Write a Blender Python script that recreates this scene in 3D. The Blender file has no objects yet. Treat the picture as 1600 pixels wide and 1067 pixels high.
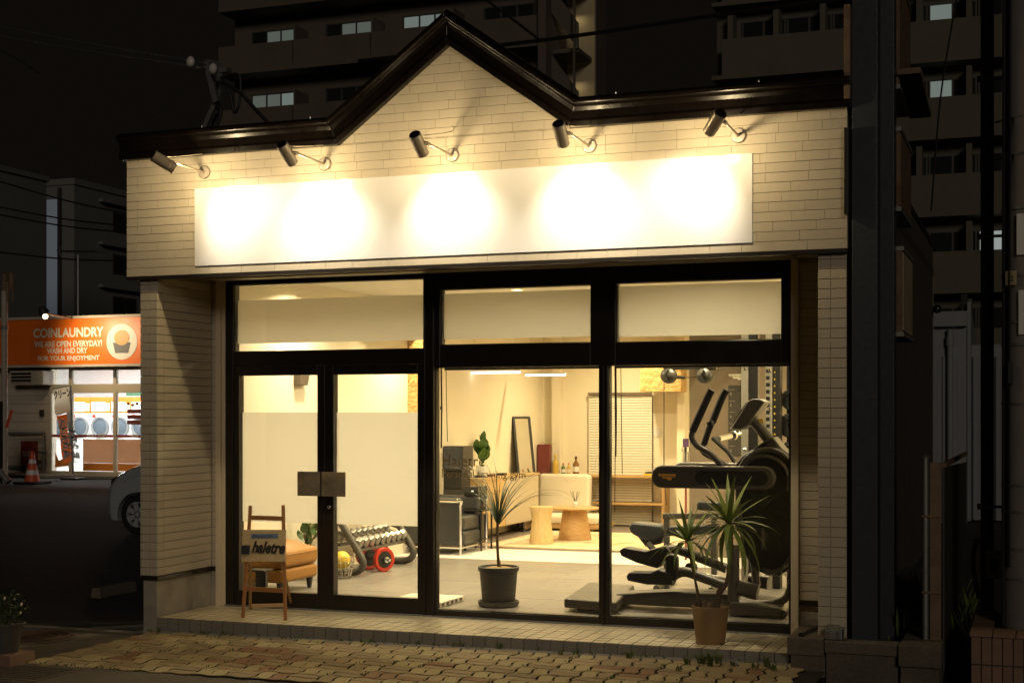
import bpy, math, random
from mathutils import Vector, Matrix
random.seed(11)
scene = bpy.context.scene
col = scene.collection
R = math.radians

# ------------------------------------------------------------------ camera, night sky, added fill light, exposure
YAW = math.atan((1617 - 800) / 2222.0)
CY, CZ = -9.65, 1.71
cam_d = bpy.data.cameras.new('camera')
cam_d.lens, cam_d.sensor_width = 50.0, 36.0
cam_d.shift_y = 116.5 / 1600
cam_d.clip_start, cam_d.clip_end = 0.1, 600
cam = bpy.data.objects.new('camera', cam_d)
cam.location = (0, CY, CZ)
cam.rotation_euler = (R(90), 0, YAW)
col.objects.link(cam)
scene.camera = cam

w = bpy.data.worlds.new('World')
scene.world = w
w.use_nodes = True
bg = w.node_tree.nodes['Background']
bg.inputs['Color'].default_value = (1.0, 0.78, 0.62, 1)
bg.inputs['Strength'].default_value = 0.0042

sun_d = bpy.data.lights.new('street_fill', 'SUN')  # soft sun lamp added as frontal fill, in place of unseen street light
sun_d.energy, sun_d.angle, sun_d.color = 0.30, R(12), (1.0, 0.86, 0.70)
sun = bpy.data.objects.new('street_fill', sun_d)
sun.rotation_euler = (R(75), 0, R(24))
col.objects.link(sun)

vs = scene.view_settings
scene.display_settings.display_device = 'sRGB'
vs.view_transform = 'Standard'
vs.look = 'None'
vs.exposure, vs.gamma, vs.use_curve_mapping = 0.0, 1.0, False
cy = scene.cycles
cy.use_denoising = True
cy.max_bounces, cy.diffuse_bounces, cy.glossy_bounces = 10, 5, 4
cy.transparent_max_bounces, cy.transmission_bounces = 24, 6
cy.sample_clamp_indirect = 4.0
cy.caustics_reflective = cy.caustics_refractive = False

# ------------------------------------------------------------------ helpers
F, HY = 2222.0, 650.0
_c, _s = math.cos(YAW), math.sin(YAW)
def ray(px, py):
    u, v = (px - 800) / F, (HY - py) / F
    return (-_s + u * _c, _c + u * _s, v)
def P(px, py, Y):                       # where a sight line meets the upright plane at depth Y
    d = ray(px, py); t = (Y - CY) / d[1]
    return Vector((t * d[0], Y, CZ + t * d[2]))
def G(px, py, z=0.0):                   # ... and a level plane
    d = ray(px, py); t = (z - CZ) / d[2]
    return Vector((t * d[0], CY + t * d[1], z))
def proj(X, Y, Z):
    y = Y - CY
    r, f = X * _c + y * _s, -X * _s + y * _c
    return 800 + F * r / f, HY - F * (Z - CZ) / f

W = {}                                  # world place of each object's origin while building
def link(o, parent=None, at=(0, 0, 0)):
    at = Vector(at)
    col.objects.link(o)
    if parent:
        o.parent = parent
        o.location = at - W[parent.name]
    else:
        o.location = at
    W[o.name] = at
    return o
def tag(o, label=None, cat=None, group=None, kind=None):
    if label: o['label'] = label
    if cat: o['category'] = cat
    if group: o['group'] = group
    if kind: o['kind'] = kind
    return o
def thing(name, label, cat, loc=(0, 0, 0), group=None):
    o = bpy.data.objects.new(name, None)
    o.empty_display_size = 0.1
    link(o, None, loc)
    return tag(o, label, cat, group)
def dup(root, loc, rotz=None, label=None):
    def cp(o, par):
        c = o.copy(); col.objects.link(c)
        if par: c.parent = par
        for ch in list(o.children): cp(ch, c)
        return c
    r = cp(root, None)
    r.location = loc
    if rotz is not None: r.rotation_euler = (0, 0, rotz)
    if label: r['label'] = label
    W[r.name] = Vector(loc)
    return r

class MB:
    def __init__(s): s.v, s.f = [], []
    def add(s, vs, fs):
        b = len(s.v)
        s.v += [tuple(p) for p in vs]
        s.f += [tuple(i + b for i in f) for f in fs]
        return s
    def box(s, x0, x1, y0, y1, z0, z1):
        if x0 > x1: x0, x1 = x1, x0
        if y0 > y1: y0, y1 = y1, y0
        if z0 > z1: z0, z1 = z1, z0
        return s.add([(x0,y0,z0),(x1,y0,z0),(x1,y1,z0),(x0,y1,z0),(x0,y0,z1),(x1,y0,z1),(x1,y1,z1),(x0,y1,z1)],
              [(0,3,2,1),(4,5,6,7),(0,1,5,4),(1,2,6,5),(2,3,7,6),(3,0,4,7)])
    def obox(s, c, size, m):            # box turned by a matrix
        sx, sy, sz = [q / 2 for q in size]
        pts = [(-sx,-sy,-sz),(sx,-sy,-sz),(sx,sy,-sz),(-sx,sy,-sz),(-sx,-sy,sz),(sx,-sy,sz),(sx,sy,sz),(-sx,sy,sz)]
        return s.add([Vector(c) + m @ Vector(p) for p in pts], [(0,3,2,1),(4,5,6,7),(0,1,5,4),(1,2,6,5),(2,3,7,6),(3,0,4,7)])
    def bar(s, a, b, wx, wy, up=(0, 0, 1)):   # square bar between two points
        a, b = Vector(a), Vector(b); d = (b - a); L = d.length; d.normalize()
        x = d.cross(Vector(up))
        if x.length < 1e-4: x = d.cross(Vector((0, 1, 0)))
        x.normalize(); y = x.cross(d)
        return s.obox((a + b) / 2, (wx, wy, L), Matrix((x, y, d)).transposed())
    def prism(s, pts, y0, y1):          # outline in X,Z pushed along Y
        n = len(pts)
        vs = [(p[0], y0, p[1]) for p in pts] + [(p[0], y1, p[1]) for p in pts]
        return s.add(vs, [tuple(range(n)), tuple(range(2*n-1, n-1, -1))] + [(i, n+i, n+(i+1) % n, (i+1) % n) for i in range(n)])
    def prismx(s, pts, x0, x1):         # outline in Y,Z pushed along X
        n = len(pts)
        vs = [(x0, p[0], p[1]) for p in pts] + [(x1, p[0], p[1]) for p in pts]
        return s.add(vs, [tuple(range(n)), tuple(range(2*n-1, n-1, -1))] + [(i, n+i, n+(i+1) % n, (i+1) % n) for i in range(n)])
    def prismz(s, pts, z0, z1):
        n = len(pts)
        vs = [(p[0], p[1], z0) for p in pts] + [(p[0], p[1], z1) for p in pts]
        return s.add(vs, [tuple(range(n-1, -1, -1)), tuple(range(n, 2*n))] + [(i, (i+1) % n, n+(i+1) % n, n+i) for i in range(n)])
    def tube(s, path, r, n=8, caps=True, flat=1.0):
        path = [Vector(p) for p in path]
        rs = r if isinstance(r, (list, tuple)) else [r] * len(path)
        rings = []; prev = None
        for i, p in enumerate(path):
            d = (path[min(i+1, len(path)-1)] - path[max(i-1, 0)]).normalized()
            if prev is None:
                a = Vector((0, 0, 1)) if abs(d.z) < .9 else Vector((1, 0, 0))
                x = d.cross(a).normalized()
            else:
                x = (prev - d * prev.dot(d)).normalized()
            prev = x; y = d.cross(x)
            rings.append([p + (x * math.cos(2*math.pi*k/n) + y * flat * math.sin(2*math.pi*k/n)) * rs[i] for k in range(n)])
        vs = [q for g in rings for q in g]; fs = []
        for i in range(len(path)-1):
            for k in range(n):
                fs.append((i*n+k, i*n+(k+1) % n, (i+1)*n+(k+1) % n, (i+1)*n+k))
        if caps:
            fs.append(tuple(range(n-1, -1, -1))); m = (len(path)-1)*n
            fs.append(tuple(range(m, m+n)))
        return s.add(vs, fs)
    def lathe(s, prof, c=(0, 0, 0), n=24, axis=(0, 0, 1), cap=True):
        q = Vector((0, 0, 1)).rotation_difference(Vector(axis)); c = Vector(c)
        vs, fs = [], []
        for (r, z) in prof:
            for k in range(n):
                a = 2*math.pi*k/n
                vs.append(c + q @ Vector((r*math.cos(a), r*math.sin(a), z)))
        m = len(prof)
        for i in range(m-1):
            for k in range(n):
                fs.append((i*n+k, i*n+(k+1) % n, (i+1)*n+(k+1) % n, (i+1)*n+k))
        if cap and prof[0][0] > 1e-5: fs.append(tuple(range(n-1, -1, -1)))
        if cap and prof[-1][0] > 1e-5: fs.append(tuple(range((m-1)*n, m*n)))
        return s.add(vs, fs)
    def ball(s, c, r, n=14, m=9, sq=(1, 1, 1)):
        vs, fs = [], []
        for i in range(m+1):
            t = math.pi*i/m
            for k in range(n):
                a = 2*math.pi*k/n
                vs.append((c[0]+r*sq[0]*math.sin(t)*math.cos(a), c[1]+r*sq[1]*math.sin(t)*math.sin(a), c[2]-r*sq[2]*math.cos(t)))
        for i in range(m):
            for k in range(n):
                fs.append((i*n+k, i*n+(k+1) % n, (i+1)*n+(k+1) % n, (i+1)*n+k))
        return s.add(vs, fs)
    def mesh(s, name, mat, smooth=False, origin=(0, 0, 0)):
        o = Vector(origin)
        me = bpy.data.meshes.new(name)
        me.from_pydata([tuple(Vector(p) - o) for p in s.v], [], s.f)
        me.validate(); me.update()
        if mat: me.materials.append(mat)
        if smooth:
            me.polygons.foreach_set('use_smooth', [True] * len(me.polygons))
            try: me.set_sharp_from_angle(angle=R(smooth if smooth > 1 else 40))
            except Exception: pass
        return me
    def build(s, name, mat, parent=None, smooth=False, bevel=0, seg=2, at=None):
        if at is None:
            if parent: at = W[parent.name]
            else:
                xs, ys, zs = zip(*s.v)
                at = ((min(xs)+max(xs))/2, (min(ys)+max(ys))/2, min(zs))
        o = bpy.data.objects.new(name, s.mesh(name, mat, smooth, at))
        link(o, parent, at)
        if bevel:
            m = o.modifiers.new('bevel', 'BEVEL')
            m.width, m.segments, m.limit_method, m.angle_limit = bevel, seg, 'ANGLE', R(35)
            m.harden_normals = False
        return o
def piece(name, me, parent, at, rot=None):
    o = bpy.data.objects.new(name, me)
    link(o, parent, at)
    if rot is not None: o.rotation_euler = rot
    return o
def struct(o): return tag(o, kind='structure')
def smoothpath(pts, k=6):               # Catmull-Rom through the points
    pts = [Vector(p) for p in pts]
    out = []
    for i in range(len(pts)-1):
        p0, p1, p2, p3 = pts[max(i-1, 0)], pts[i], pts[i+1], pts[min(i+2, len(pts)-1)]
        for j in range(k):
            t = j/k
            out.append(.5*((2*p1)+(p2-p0)*t+(2*p0-5*p1+4*p2-p3)*t*t+(3*p1-p0-3*p2+p3)*t**3))
    return out + [pts[-1]]
def rrect(x0, x1, z0, z1, r, k=5):      # rounded outline
    out = []
    for cx, cz, a0 in ((x1-r, z0+r, -90), (x1-r, z1-r, 0), (x0+r, z1-r, 90), (x0+r, z0+r, 180)):
        for i in range(k+1):
            a = R(a0 + 90*i/k); out.append((cx+r*math.cos(a), cz+r*math.sin(a)))
    return out

# ------------------------------------------------------------------ materials
def M(name, colr, rough=.5, metal=0.0, ns=0, na=0.0, bump=0.0, bs=60, rand=0.0, spec=.5, coat=0.0, stretch=(1, 1, 1), hue=None, dirt=None):
    m = bpy.data.materials.new(name); m.use_nodes = True
    nt = m.node_tree; N, L = nt.nodes, nt.links
    b = N['Principled BSDF']
    b.inputs['Base Color'].default_value = (*colr, 1)
    b.inputs['Roughness'].default_value = rough
    b.inputs['Metallic'].default_value = metal
    b.inputs['Specular IOR Level'].default_value = spec
    if coat: b.inputs['Coat Weight'].default_value = coat; b.inputs['Coat Roughness'].default_value = .08
    if not (ns or rand or bump or dirt): return m
    tc = N.new('ShaderNodeTexCoord'); mp = N.new('ShaderNodeMapping')
    mp.inputs['Scale'].default_value = stretch
    info = N.new('ShaderNodeObjectInfo')
    off = N.new('ShaderNodeVectorMath'); off.operation = 'MULTIPLY_ADD'
    off.inputs[1].default_value = (1, 1, 1)
    mulr = N.new('ShaderNodeVectorMath'); mulr.operation = 'SCALE'
    mulr.inputs[0].default_value = (17.3, 31.7, 9.1)
    L.new(info.outputs['Random'], mulr.inputs['Scale'])
    L.new(tc.outputs['Object'], off.inputs[0]); L.new(mulr.outputs[0], off.inputs[2])
    L.new(off.outputs[0], mp.inputs[0])
    cur = None
    rgb = N.new('ShaderNodeRGB'); rgb.outputs[0].default_value = (*colr, 1); cur = rgb.outputs[0]
    if hue:                              # second colour picked per object
        mx = N.new('ShaderNodeMix'); mx.data_type = 'RGBA'
        mx.inputs['A'].default_value = (*colr, 1); mx.inputs['B'].default_value = (*hue, 1)
        L.new(info.outputs['Random'], mx.inputs['Factor']); cur = mx.outputs['Result']
    def scale_by(src, fac, lo, hi):
        mr = N.new('ShaderNodeMapRange'); mr.inputs['To Min'].default_value = lo; mr.inputs['To Max'].default_value = hi
        L.new(fac, mr.inputs['Value'])
        vm = N.new('ShaderNodeVectorMath'); vm.operation = 'SCALE'
        L.new(src, vm.inputs[0]); L.new(mr.outputs[0], vm.inputs['Scale'])
        return vm.outputs[0]
    if ns:
        n = N.new('ShaderNodeTexNoise'); n.inputs['Scale'].default_value = ns; n.inputs['Detail'].default_value = 5
        n.inputs['Roughness'].default_value = .65
        L.new(mp.outputs[0], n.inputs['Vector'])
        cur = scale_by(cur, n.outputs['Fac'], 1-na*1.6, 1+na*1.6)
        rr = N.new('ShaderNodeMapRange'); rr.inputs['To Min'].default_value = max(.02, rough-.12); rr.inputs['To Max'].default_value = min(1, rough+.12)
        L.new(n.outputs['Fac'], rr.inputs['Value']); L.new(rr.outputs[0], b.inputs['Roughness'])
    if rand:
        cur = scale_by(cur, info.outputs['Random'], 1-rand, 1+rand)
    if dirt:                             # blotches of grime: colour, scale, amount
        n2 = N.new('ShaderNodeTexNoise'); n2.inputs['Scale'].default_value = dirt[1]; n2.inputs['Detail'].default_value = 6
        L.new(tc.outputs['Object'], n2.inputs['Vector'])
        mr = N.new('ShaderNodeMapRange'); mr.inputs['From Min'].default_value = .5; mr.inputs['From Max'].default_value = .75
        mr.inputs['To Max'].default_value = dirt[2]
        L.new(n2.outputs['Fac'], mr.inputs['Value'])
        mx = N.new('ShaderNodeMix'); mx.data_type = 'RGBA'; mx.inputs['B'].default_value = (*dirt[0], 1)
        L.new(cur, mx.inputs['A']); L.new(mr.outputs[0], mx.inputs['Factor']); cur = mx.outputs['Result']
    L.new(cur, b.inputs['Base Color'])
    if bump:
        n3 = N.new('ShaderNodeTexNoise'); n3.inputs['Scale'].default_value = bs; n3.inputs['Detail'].default_value = 4
        L.new(mp.outputs[0], n3.inputs['Vector'])
        bp = N.new('ShaderNodeBump'); bp.inputs['Strength'].default_value = bump; bp.inputs['Distance'].default_value = .01
        L.new(n3.outputs['Fac'], bp.inputs['Height']); L.new(bp.outputs[0], b.inputs['Normal'])
    return m
def emit(name, colr, strength):
    m = bpy.data.materials.new(name); m.use_nodes = True
    b = m.node_tree.nodes['Principled BSDF']
    b.inputs['Base Color'].default_value = (*[min(.8, c) for c in colr], 1)
    b.inputs['Emission Color'].default_value = (*colr, 1); b.inputs['Emission Strength'].default_value = strength
    return m
def clear_glass(name, tint=(1, 1, 1), fac=.07):
    m = bpy.data.materials.new(name); m.use_nodes = True
    nt = m.node_tree; N, L = nt.nodes, nt.links
    N.remove(N['Principled BSDF'])
    t = N.new('ShaderNodeBsdfTransparent'); t.inputs[0].default_value = (*tint, 1)
    g = N.new('ShaderNodeBsdfGlossy'); g.inputs['Roughness'].default_value = .02
    fr = N.new('ShaderNodeFresnel'); fr.inputs['IOR'].default_value = 1.45
    mx = N.new('ShaderNodeMixShader')
    L.new(fr.outputs[0], mx.inputs[0]); L.new(t.outputs[0], mx.inputs[1]); L.new(g.outputs[0], mx.inputs[2])
    L.new(mx.outputs[0], N['Material Output'].inputs[0])
    return m
def film(name, colr, trans=.8):
    m = bpy.data.materials.new(name); m.use_nodes = True
    nt = m.node_tree; N, L = nt.nodes, nt.links
    N.remove(N['Principled BSDF'])
    d = N.new('ShaderNodeBsdfDiffuse'); d.inputs[0].default_value = (*colr, 1)
    t = N.new('ShaderNodeBsdfTranslucent'); t.inputs[0].default_value = (*colr, 1)
    mx = N.new('ShaderNodeMixShader'); mx.inputs[0].default_value = trans
    L.new(d.outputs[0], mx.inputs[1]); L.new(t.outputs[0], mx.inputs[2])
    L.new(mx.outputs[0], N['Material Output'].inputs[0])
    return m
def osb(name):
    m = M(name, (.52, .33, .12), .7)
    nt = m.node_tree; N, L = nt.nodes, nt.links; b = N['Principled BSDF']
    tc = N.new('ShaderNodeTexCoord'); v = N.new('ShaderNodeTexVoronoi'); v.inputs['Scale'].default_value = 28
    mp = N.new('ShaderNodeMapping'); mp.inputs['Scale'].default_value = (1, 1, 2.4); mp.inputs['Rotation'].default_value = (.5, .4, .3)
    r = N.new('ShaderNodeValToRGB')
    r.color_ramp.elements[0].color = (.36, .2, .06, 1); r.color_ramp.elements[1].color = (.68, .47, .2, 1)
    L.new(tc.outputs['Object'], mp.inputs[0]); L.new(mp.outputs[0], v.inputs['Vector'])
    sp = N.new('ShaderNodeSeparateColor'); L.new(v.outputs['Color'], sp.inputs[0])
    L.new(sp.outputs[0], r.inputs[0]); L.new(r.outputs[0], b.inputs['Base Color'])
    return m
def woodm(name, a, bcol, rough=.5, sc=(1, 1, 1)):
    m = M(name, a, rough)
    nt = m.node_tree; N, L = nt.nodes, nt.links; b = N['Principled BSDF']
    tc = N.new('ShaderNodeTexCoord'); mp = N.new('ShaderNodeMapping'); mp.inputs['Scale'].default_value = sc
    n = N.new('ShaderNodeTexNoise'); n.inputs['Scale'].default_value = 9; n.inputs['Detail'].default_value = 5; n.inputs['Distortion'].default_value = .6
    r = N.new('ShaderNodeValToRGB'); r.color_ramp.elements[0].position = .3; r.color_ramp.elements[1].position = .7
    r.color_ramp.elements[0].color = (*a, 1); r.color_ramp.elements[1].color = (*bcol, 1)
    L.new(tc.outputs['Object'], mp.inputs[0]); L.new(mp.outputs[0], n.inputs['Vector'])
    L.new(n.outputs['Fac'], r.inputs[0]); L.new(r.outputs[0], b.inputs['Base Color'])
    return m

m_siding = M('siding', (.57, .50, .375), .75, ns=14, na=.05, bump=.25, bs=40, rand=.03, stretch=(6, 6, .35), dirt=((.40, .33, .22), 1.4, .4))
m_core = M('siding_core', (.42, .36, .27), .9)
m_coping = M('coping_paint', (.005, .003, .0022), .3, ns=9, na=.12, bump=.08, bs=14, spec=.35)
m_base = M('base_concrete', (.40, .36, .29), .9, ns=7, na=.18, bump=.25, bs=50, dirt=((.2, .18, .15), 3.5, .5))
m_flash = M('flashing', (.02, .016, .013), .35)
m_jamb = M('jamb_paint', (.70, .60, .42), .45, ns=5, na=.05)
m_soffit = M('soffit_metal', (.46, .40, .30), .45, ns=4, na=.1)
m_frame = M('frame_alu', (.016, .011, .008), .35, ns=6, na=.1)
m_glass = clear_glass('shop_glass')
m_flagor_cloth = film('flag_orange', (.78, .17, .03), .5); m_flagcr_cloth = film('flag_cream', (.75, .68, .5), .5)
m_film = film('frosted_film', (.64, .62, .56), .8)
m_wall = M('wall_paint', (.80, .74, .59), .8, ns=2.5, na=.015)
m_ceil = M('ceiling_paint', (.80, .77, .70), .85)
m_ftile = M('vinyl_tile', (.20, .185, .165), .35, ns=4, na=.09, rand=.05)
m_fwhite = M('white_floor', (.74, .72, .68), .4, ns=4, na=.03)
m_fdark = M('carpet', (.17, .14, .115), .9, ns=40, na=.15)
m_sign = M('sign_face', (.82, .81, .79), .12, ns=1.5, na=.004)
m_signedge = M('sign_edge', (.5, .47, .42), .4)
m_lampmetal = M('lamp_metal', (.46, .39, .29), .38, metal=.35, ns=14, na=.06)
m_lampplate = M('lamp_plate', (.40, .35, .28), .42, metal=.3)
m_steel = M('brushed_steel', (.55, .53, .5), .3, metal=1)
m_hexsteel = M('hex_steel', (.34, .33, .31), .34, metal=.9, ns=20, na=.15)
m_chrome = M('chrome', (.75, .74, .72), .1, metal=1)
m_black = M('black_plastic', (.014, .0135, .013), .42, ns=20, na=.1)
m_blackgloss = M('black_gloss', (.012, .012, .012), .12)
m_darkgrey = M('dark_grey_plastic', (.035, .033, .031), .42, ns=25, na=.08)
m_graphite = M('graphite_shell', (.078, .07, .058), .38, ns=20, na=.06)
m_rubber = M('rubber', (.012, .012, .012), .8, ns=20, na=.2)
m_porch = M('porch_tile', (.63, .53, .34), .42, ns=16, na=.08, rand=.06, dirt=((.25, .19, .11), 2.2, .45))
m_riser = M('riser_tile', (.235, .215, .185), .5, ns=14, na=.1, rand=.08)
m_grout = M('grout', (.075, .062, .045), .95, ns=20, na=.2)
m_asphalt = M('asphalt', (.036, .035, .034), .82, ns=60, na=.3, bump=.5, bs=130)
m_concrete = M('concrete', (.24, .22, .19), .9, ns=9, na=.2, bump=.35, bs=70)
m_concdark = M('old_concrete', (.15, .125, .09), .92, ns=45, na=.33, bump=.6, bs=110, dirt=((.07, .06, .05), 2.5, .6))
m_sand = M('joint_sand', (.028, .023, .017), .95, ns=60, na=.3)
m_pavx = M('paver_tan', (.43, .33, .18), .8, ns=18, na=.14, bump=.35, bs=90, rand=.16, hue=(.41, .30, .165))
m_pavy = M('paver_yellow', (.54, .44, .225), .8, ns=18, na=.14, bump=.35, bs=90, rand=.14, hue=(.48, .385, .20))
m_pavr = M('paver_red', (.34, .19, .10), .8, ns=18, na=.16, bump=.35, bs=90, rand=.12)
m_wood = woodm('oak', (.42, .25, .10), (.55, .36, .16), .45, (1, 1, 6))
m_woodlight = woodm('pale_wood', (.58, .42, .20), (.68, .52, .28), .5, (5, 5, .6))
m_easel = woodm('easel_wood', (.36, .15, .05), (.46, .21, .07), .5, (8, 8, 1))
m_pine = woodm('pine_board', (.42, .25, .10), (.55, .35, .15), .55, (.8, 3, 9))
m_cabinet = woodm('cabinet_wood', (.50, .33, .14), (.60, .42, .19), .45, (1, .8, 7))
m_osb = osb('strand_board')
m_orange = M('orange_leather', (.34, .15, .022), .48, ns=8, na=.12)
m_leather = M('black_leather', (.03, .031, .033), .4, ns=30, na=.15, bump=.15, bs=60)
m_cream = M('cream_fabric', (.72, .65, .52), .9, ns=60, na=.06)
m_leaf = M('leaf', (.20, .29, .055), .42, ns=12, na=.2, rand=.25, hue=(.27, .31, .07))
m_leafdark = M('dark_leaf', (.045, .07, .018), .45, ns=12, na=.2, rand=.25)
m_leafgreen = M('broad_leaf', (.05, .115, .02), .35, ns=10, na=.15, rand=.2)
m_weed = M('weed', (.12, .16, .04), .7, rand=.3)
m_bark = M('bark', (.16, .11, .06), .9, ns=30, na=.3, bump=.6, bs=60)
m_terra = M('brown_pot', (.30, .19, .09), .6, ns=9, na=.1)
m_greypot = M('grey_pot', (.085, .076, .064), .65, ns=8, na=.2)
m_soil = M('soil', (.05, .035, .02), .95, ns=50, na=.4, bump=.6, bs=60)
m_pebble = M('bark_chips', (.36, .25, .11), .9, ns=60, na=.4, bump=.7, bs=70)
m_white = M('white_plastic', (.72, .71, .68), .4)
m_red = M('red_enamel', (.50, .035, .015), .35)
m_yellow = M('yellow_rubber', (.72, .50, .05), .45)
m_taupe = M('taupe_panel', (.155, .12, .085), .65, ns=3, na=.05)
m_burgundy = M('burgundy_paper', (.17, .035, .028), .6)
m_print_dark = M('dark_print', (.03, .026, .022), .6)
m_print_white = M('white_print', (.62, .60, .55), .6)
m_goldprint = M('brass_paint', (.30, .24, .14), .6)
m_goldfilm = film('gold_lettering', (.46, .36, .19), .45)
m_orangeprint = M('orange_print', (.90, .47, .08), .5)
m_mirror = M('mirror', (.85, .85, .84), .02, metal=1)
m_slide = M('sliding_panel', (.50, .43, .31), .6)
m_slat = M('blind_slat', (.80, .75, .62), .6)
m_steelpaint = M('column_paint', (.040, .045, .056), .38, ns=24, na=.08, bump=.12, bs=160)
m_rust = M('rusty_sign', (.20, .13, .075), .7, ns=9, na=.35, dirt=((.10, .045, .02), 6, .7))
m_signold = M('old_sign_face', (.45, .38, .23), .6, ns=4, na=.12, dirt=((.25, .17, .08), 3, .6))
m_corr = M('corrugated_dark', (.07, .06, .048), .5, metal=.2, ns=4, na=.2)
m_corrpale = M('corrugated_pale', (.24, .25, .26), .55, ns=4, na=.1)
m_pole = M('pole_concrete', (.21, .19, .17), .85, ns=8, na=.14)
m_polebl = M('black_pole', (.010, .009, .009), .5)
m_brick = M('planter_brick', (.26, .155, .105), .75, ns=16, na=.12, rand=.1)
m_wire = M('wire', (.012, .011, .011), .6)
m_porcelain = M('porcelain', (.62, .6, .56), .25)
m_galv = M('galvanised', (.26, .26, .25), .5, metal=.6, ns=16, na=.2)
m_apart = M('apartment_render', (.135, .105, .085), .9, ns=.6, na=.06, dirt=((.07, .055, .045), .4, .4))
m_apartgrey = M('apartment_grey', (.13, .115, .088), .9, ns=.6, na=.08, dirt=((.06, .05, .04), .4, .5))
m_apartcool = M('apartment_cool', (.19, .19, .185), .9, ns=.6, na=.06)
m_recess = M('apartment_recess', (.13, .105, .085), .9, ns=.6, na=.06)
m_winframe = M('far_frame', (.06, .055, .048), .5)
m_windark = M('far_dark_glass', (.02, .022, .024), .12)
m_teal = emit('curtain_teal', (.50, .64, .58), .075)
m_tealb = emit('curtain_bright', (.60, .76, .72), .14)
m_coolwin = emit('curtain_cool', (.70, .80, .80), .30)
m_laundwall = M('laundry_siding', (.52, .45, .36), .7, ns=3, na=.06, rand=.03)
m_laundfr = M('laundry_frame', (.52, .45, .33), .4)
m_laundsign = M('laundry_orange', (.80, .165, .012), .4, ns=2, na=.02)
m_car = M('car_paint', (.52, .55, .58), .25, metal=.3, coat=.6)
m_carglass = M('car_glass', (.01, .012, .014), .06)
m_cone = M('cone_orange', (.65, .09, .03), .5)
m_flagcr = M('flag_cream', (.70, .62, .42), .8)
m_pipew = M('white_pipe', (.42, .37, .30), .5, ns=6, na=.1)
m_manhole = M('manhole_rust', (.10, .055, .03), .7, ns=30, na=.25, bump=.4, bs=80)
m_grate = M('grate_steel', (.16, .13, .10), .55, metal=.5, ns=20, na=.25)
m_downlight = emit('downlight_lens', (1.0, .80, .50), 9)
m_tubelight = emit('tube_lens', (1.0, .93, .78), 6)
m_spotlens = emit('spot_lens', (1.0, .84, .56), 55)
m_laundlight = emit('laundry_tube', (.93, .98, 1.0), 3)
m_laundlamp = emit('laundry_lamp', (1.0, .80, .45), 10)

def text(body, size, at, rot, mat, parent, name='lettering', align='LEFT', bold=0.0, shear=0.0, xs=1.0, ext=.0008, spacing=1.0):
    cu = bpy.data.curves.new(name, 'FONT')
    cu.body, cu.size, cu.align_x, cu.align_y = body, size, align, 'BOTTOM_BASELINE'
    cu.offset, cu.shear, cu.extrude, cu.space_character = bold, shear, ext, spacing
    cu.resolution_u = 3
    o = bpy.data.objects.new(name + '_curve', cu); col.objects.link(o)
    bpy.context.view_layer.update()
    me = bpy.data.meshes.new_from_object(o.evaluated_get(bpy.context.evaluated_depsgraph_get()))
    bpy.data.objects.remove(o)
    me.materials.clear(); me.materials.append(mat)
    me.transform(Matrix.Diagonal((xs, 1, 1, 1)))
    t = bpy.data.objects.new(name, me)
    link(t, parent, at)
    t.rotation_euler = rot
    return t
FRONT = (R(90), 0, 0)
def lamp(name, kind, at, energy, colr, parent=None, target=None, **kw):
    d = bpy.data.lights.new(name, kind); d.energy, d.color = energy, colr
    for k, v in kw.items(): setattr(d, k, v)
    o = bpy.data.objects.new(name, d)
    link(o, parent, at)
    if target is not None:
        o.rotation_euler = (Vector(target) - Vector(at)).to_track_quat('-Z', 'Y').to_euler()
    return o
WARM = (1.0, .80, .43)
# ------------------------------------------------------------------ ground
XL, XR = -6.60, -1.30
g = MB().box(-150, 120, -25, 160, -.35, -.055)
struct(g.build('parking_lot', m_asphalt))
def gz(x): return .0078 * (x + 6.56)
pave = struct(MB().box(XL, XR, -1.55, -.004, -.05, -.012).add([(XL,-1.55,-.016),(XR,-1.55,.024),(XR,-.004,.024),(XL,-.004,-.016)], [(0,1,2,3)]).build('pavement', m_sand))
C2 = .224; A = .014; gap = .0062
def fld(x, y): return (x + A*math.sin(2*math.pi*y/C2), y + A*math.sin(2*math.pi*x/C2))
def paver_mesh(kind, mat):
    if kind == 'x0': r = (0, C2, 0, C2/2)
    if kind == 'x1': r = (0, C2, C2/2, C2)
    if kind == 'y0': r = (0, C2/2, 0, C2)
    if kind == 'y1': r = (C2/2, C2, 0, C2)
    def ring(i):
        x0, x1, y0, y1 = r[0]+i, r[1]-i, r[2]+i, r[3]-i
        nx, ny = (8, 4) if kind[0] == 'x' else (4, 8)
        pts = [(x0+(x1-x0)*k/nx, y0) for k in range(nx)] + [(x1, y0+(y1-y0)*k/ny) for k in range(ny)]
        pts += [(x1-(x1-x0)*k/nx, y1) for k in range(nx)] + [(x0, y1-(y1-y0)*k/ny) for k in range(ny)]
        return [fld(*p) for p in pts]
    mb = MB()
    a, b = ring(gap), ring(gap+.006); n = len(a)
    vs = [(x, y, -.03) for x, y in a] + [(x, y, -.005) for x, y in a] + [(x, y, 0) for x, y in b]
    fs = [(k, (k+1) % n, n+(k+1) % n, n+k) for k in range(n)] + [(n+k, n+(k+1) % n, 2*n+(k+1) % n, 2*n+k) for k in range(n)] + [tuple(range(2*n, 3*n))]
    mb.add(vs, fs)
    me = mb.mesh('paver', mat)
    me.materials.append(m_sand)
    for k in range(n): me.polygons[k].material_index = 1
    return me
pm = {(k, t): paver_mesh(k, mt) for k in ('x0', 'x1', 'y0', 'y1') for t, mt in (('n', m_pavx if k[0] == 'x' else m_pavy), ('r', m_pavr), ('o', m_pavx))}
rest_pav = MB(); np_ = 0
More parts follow.
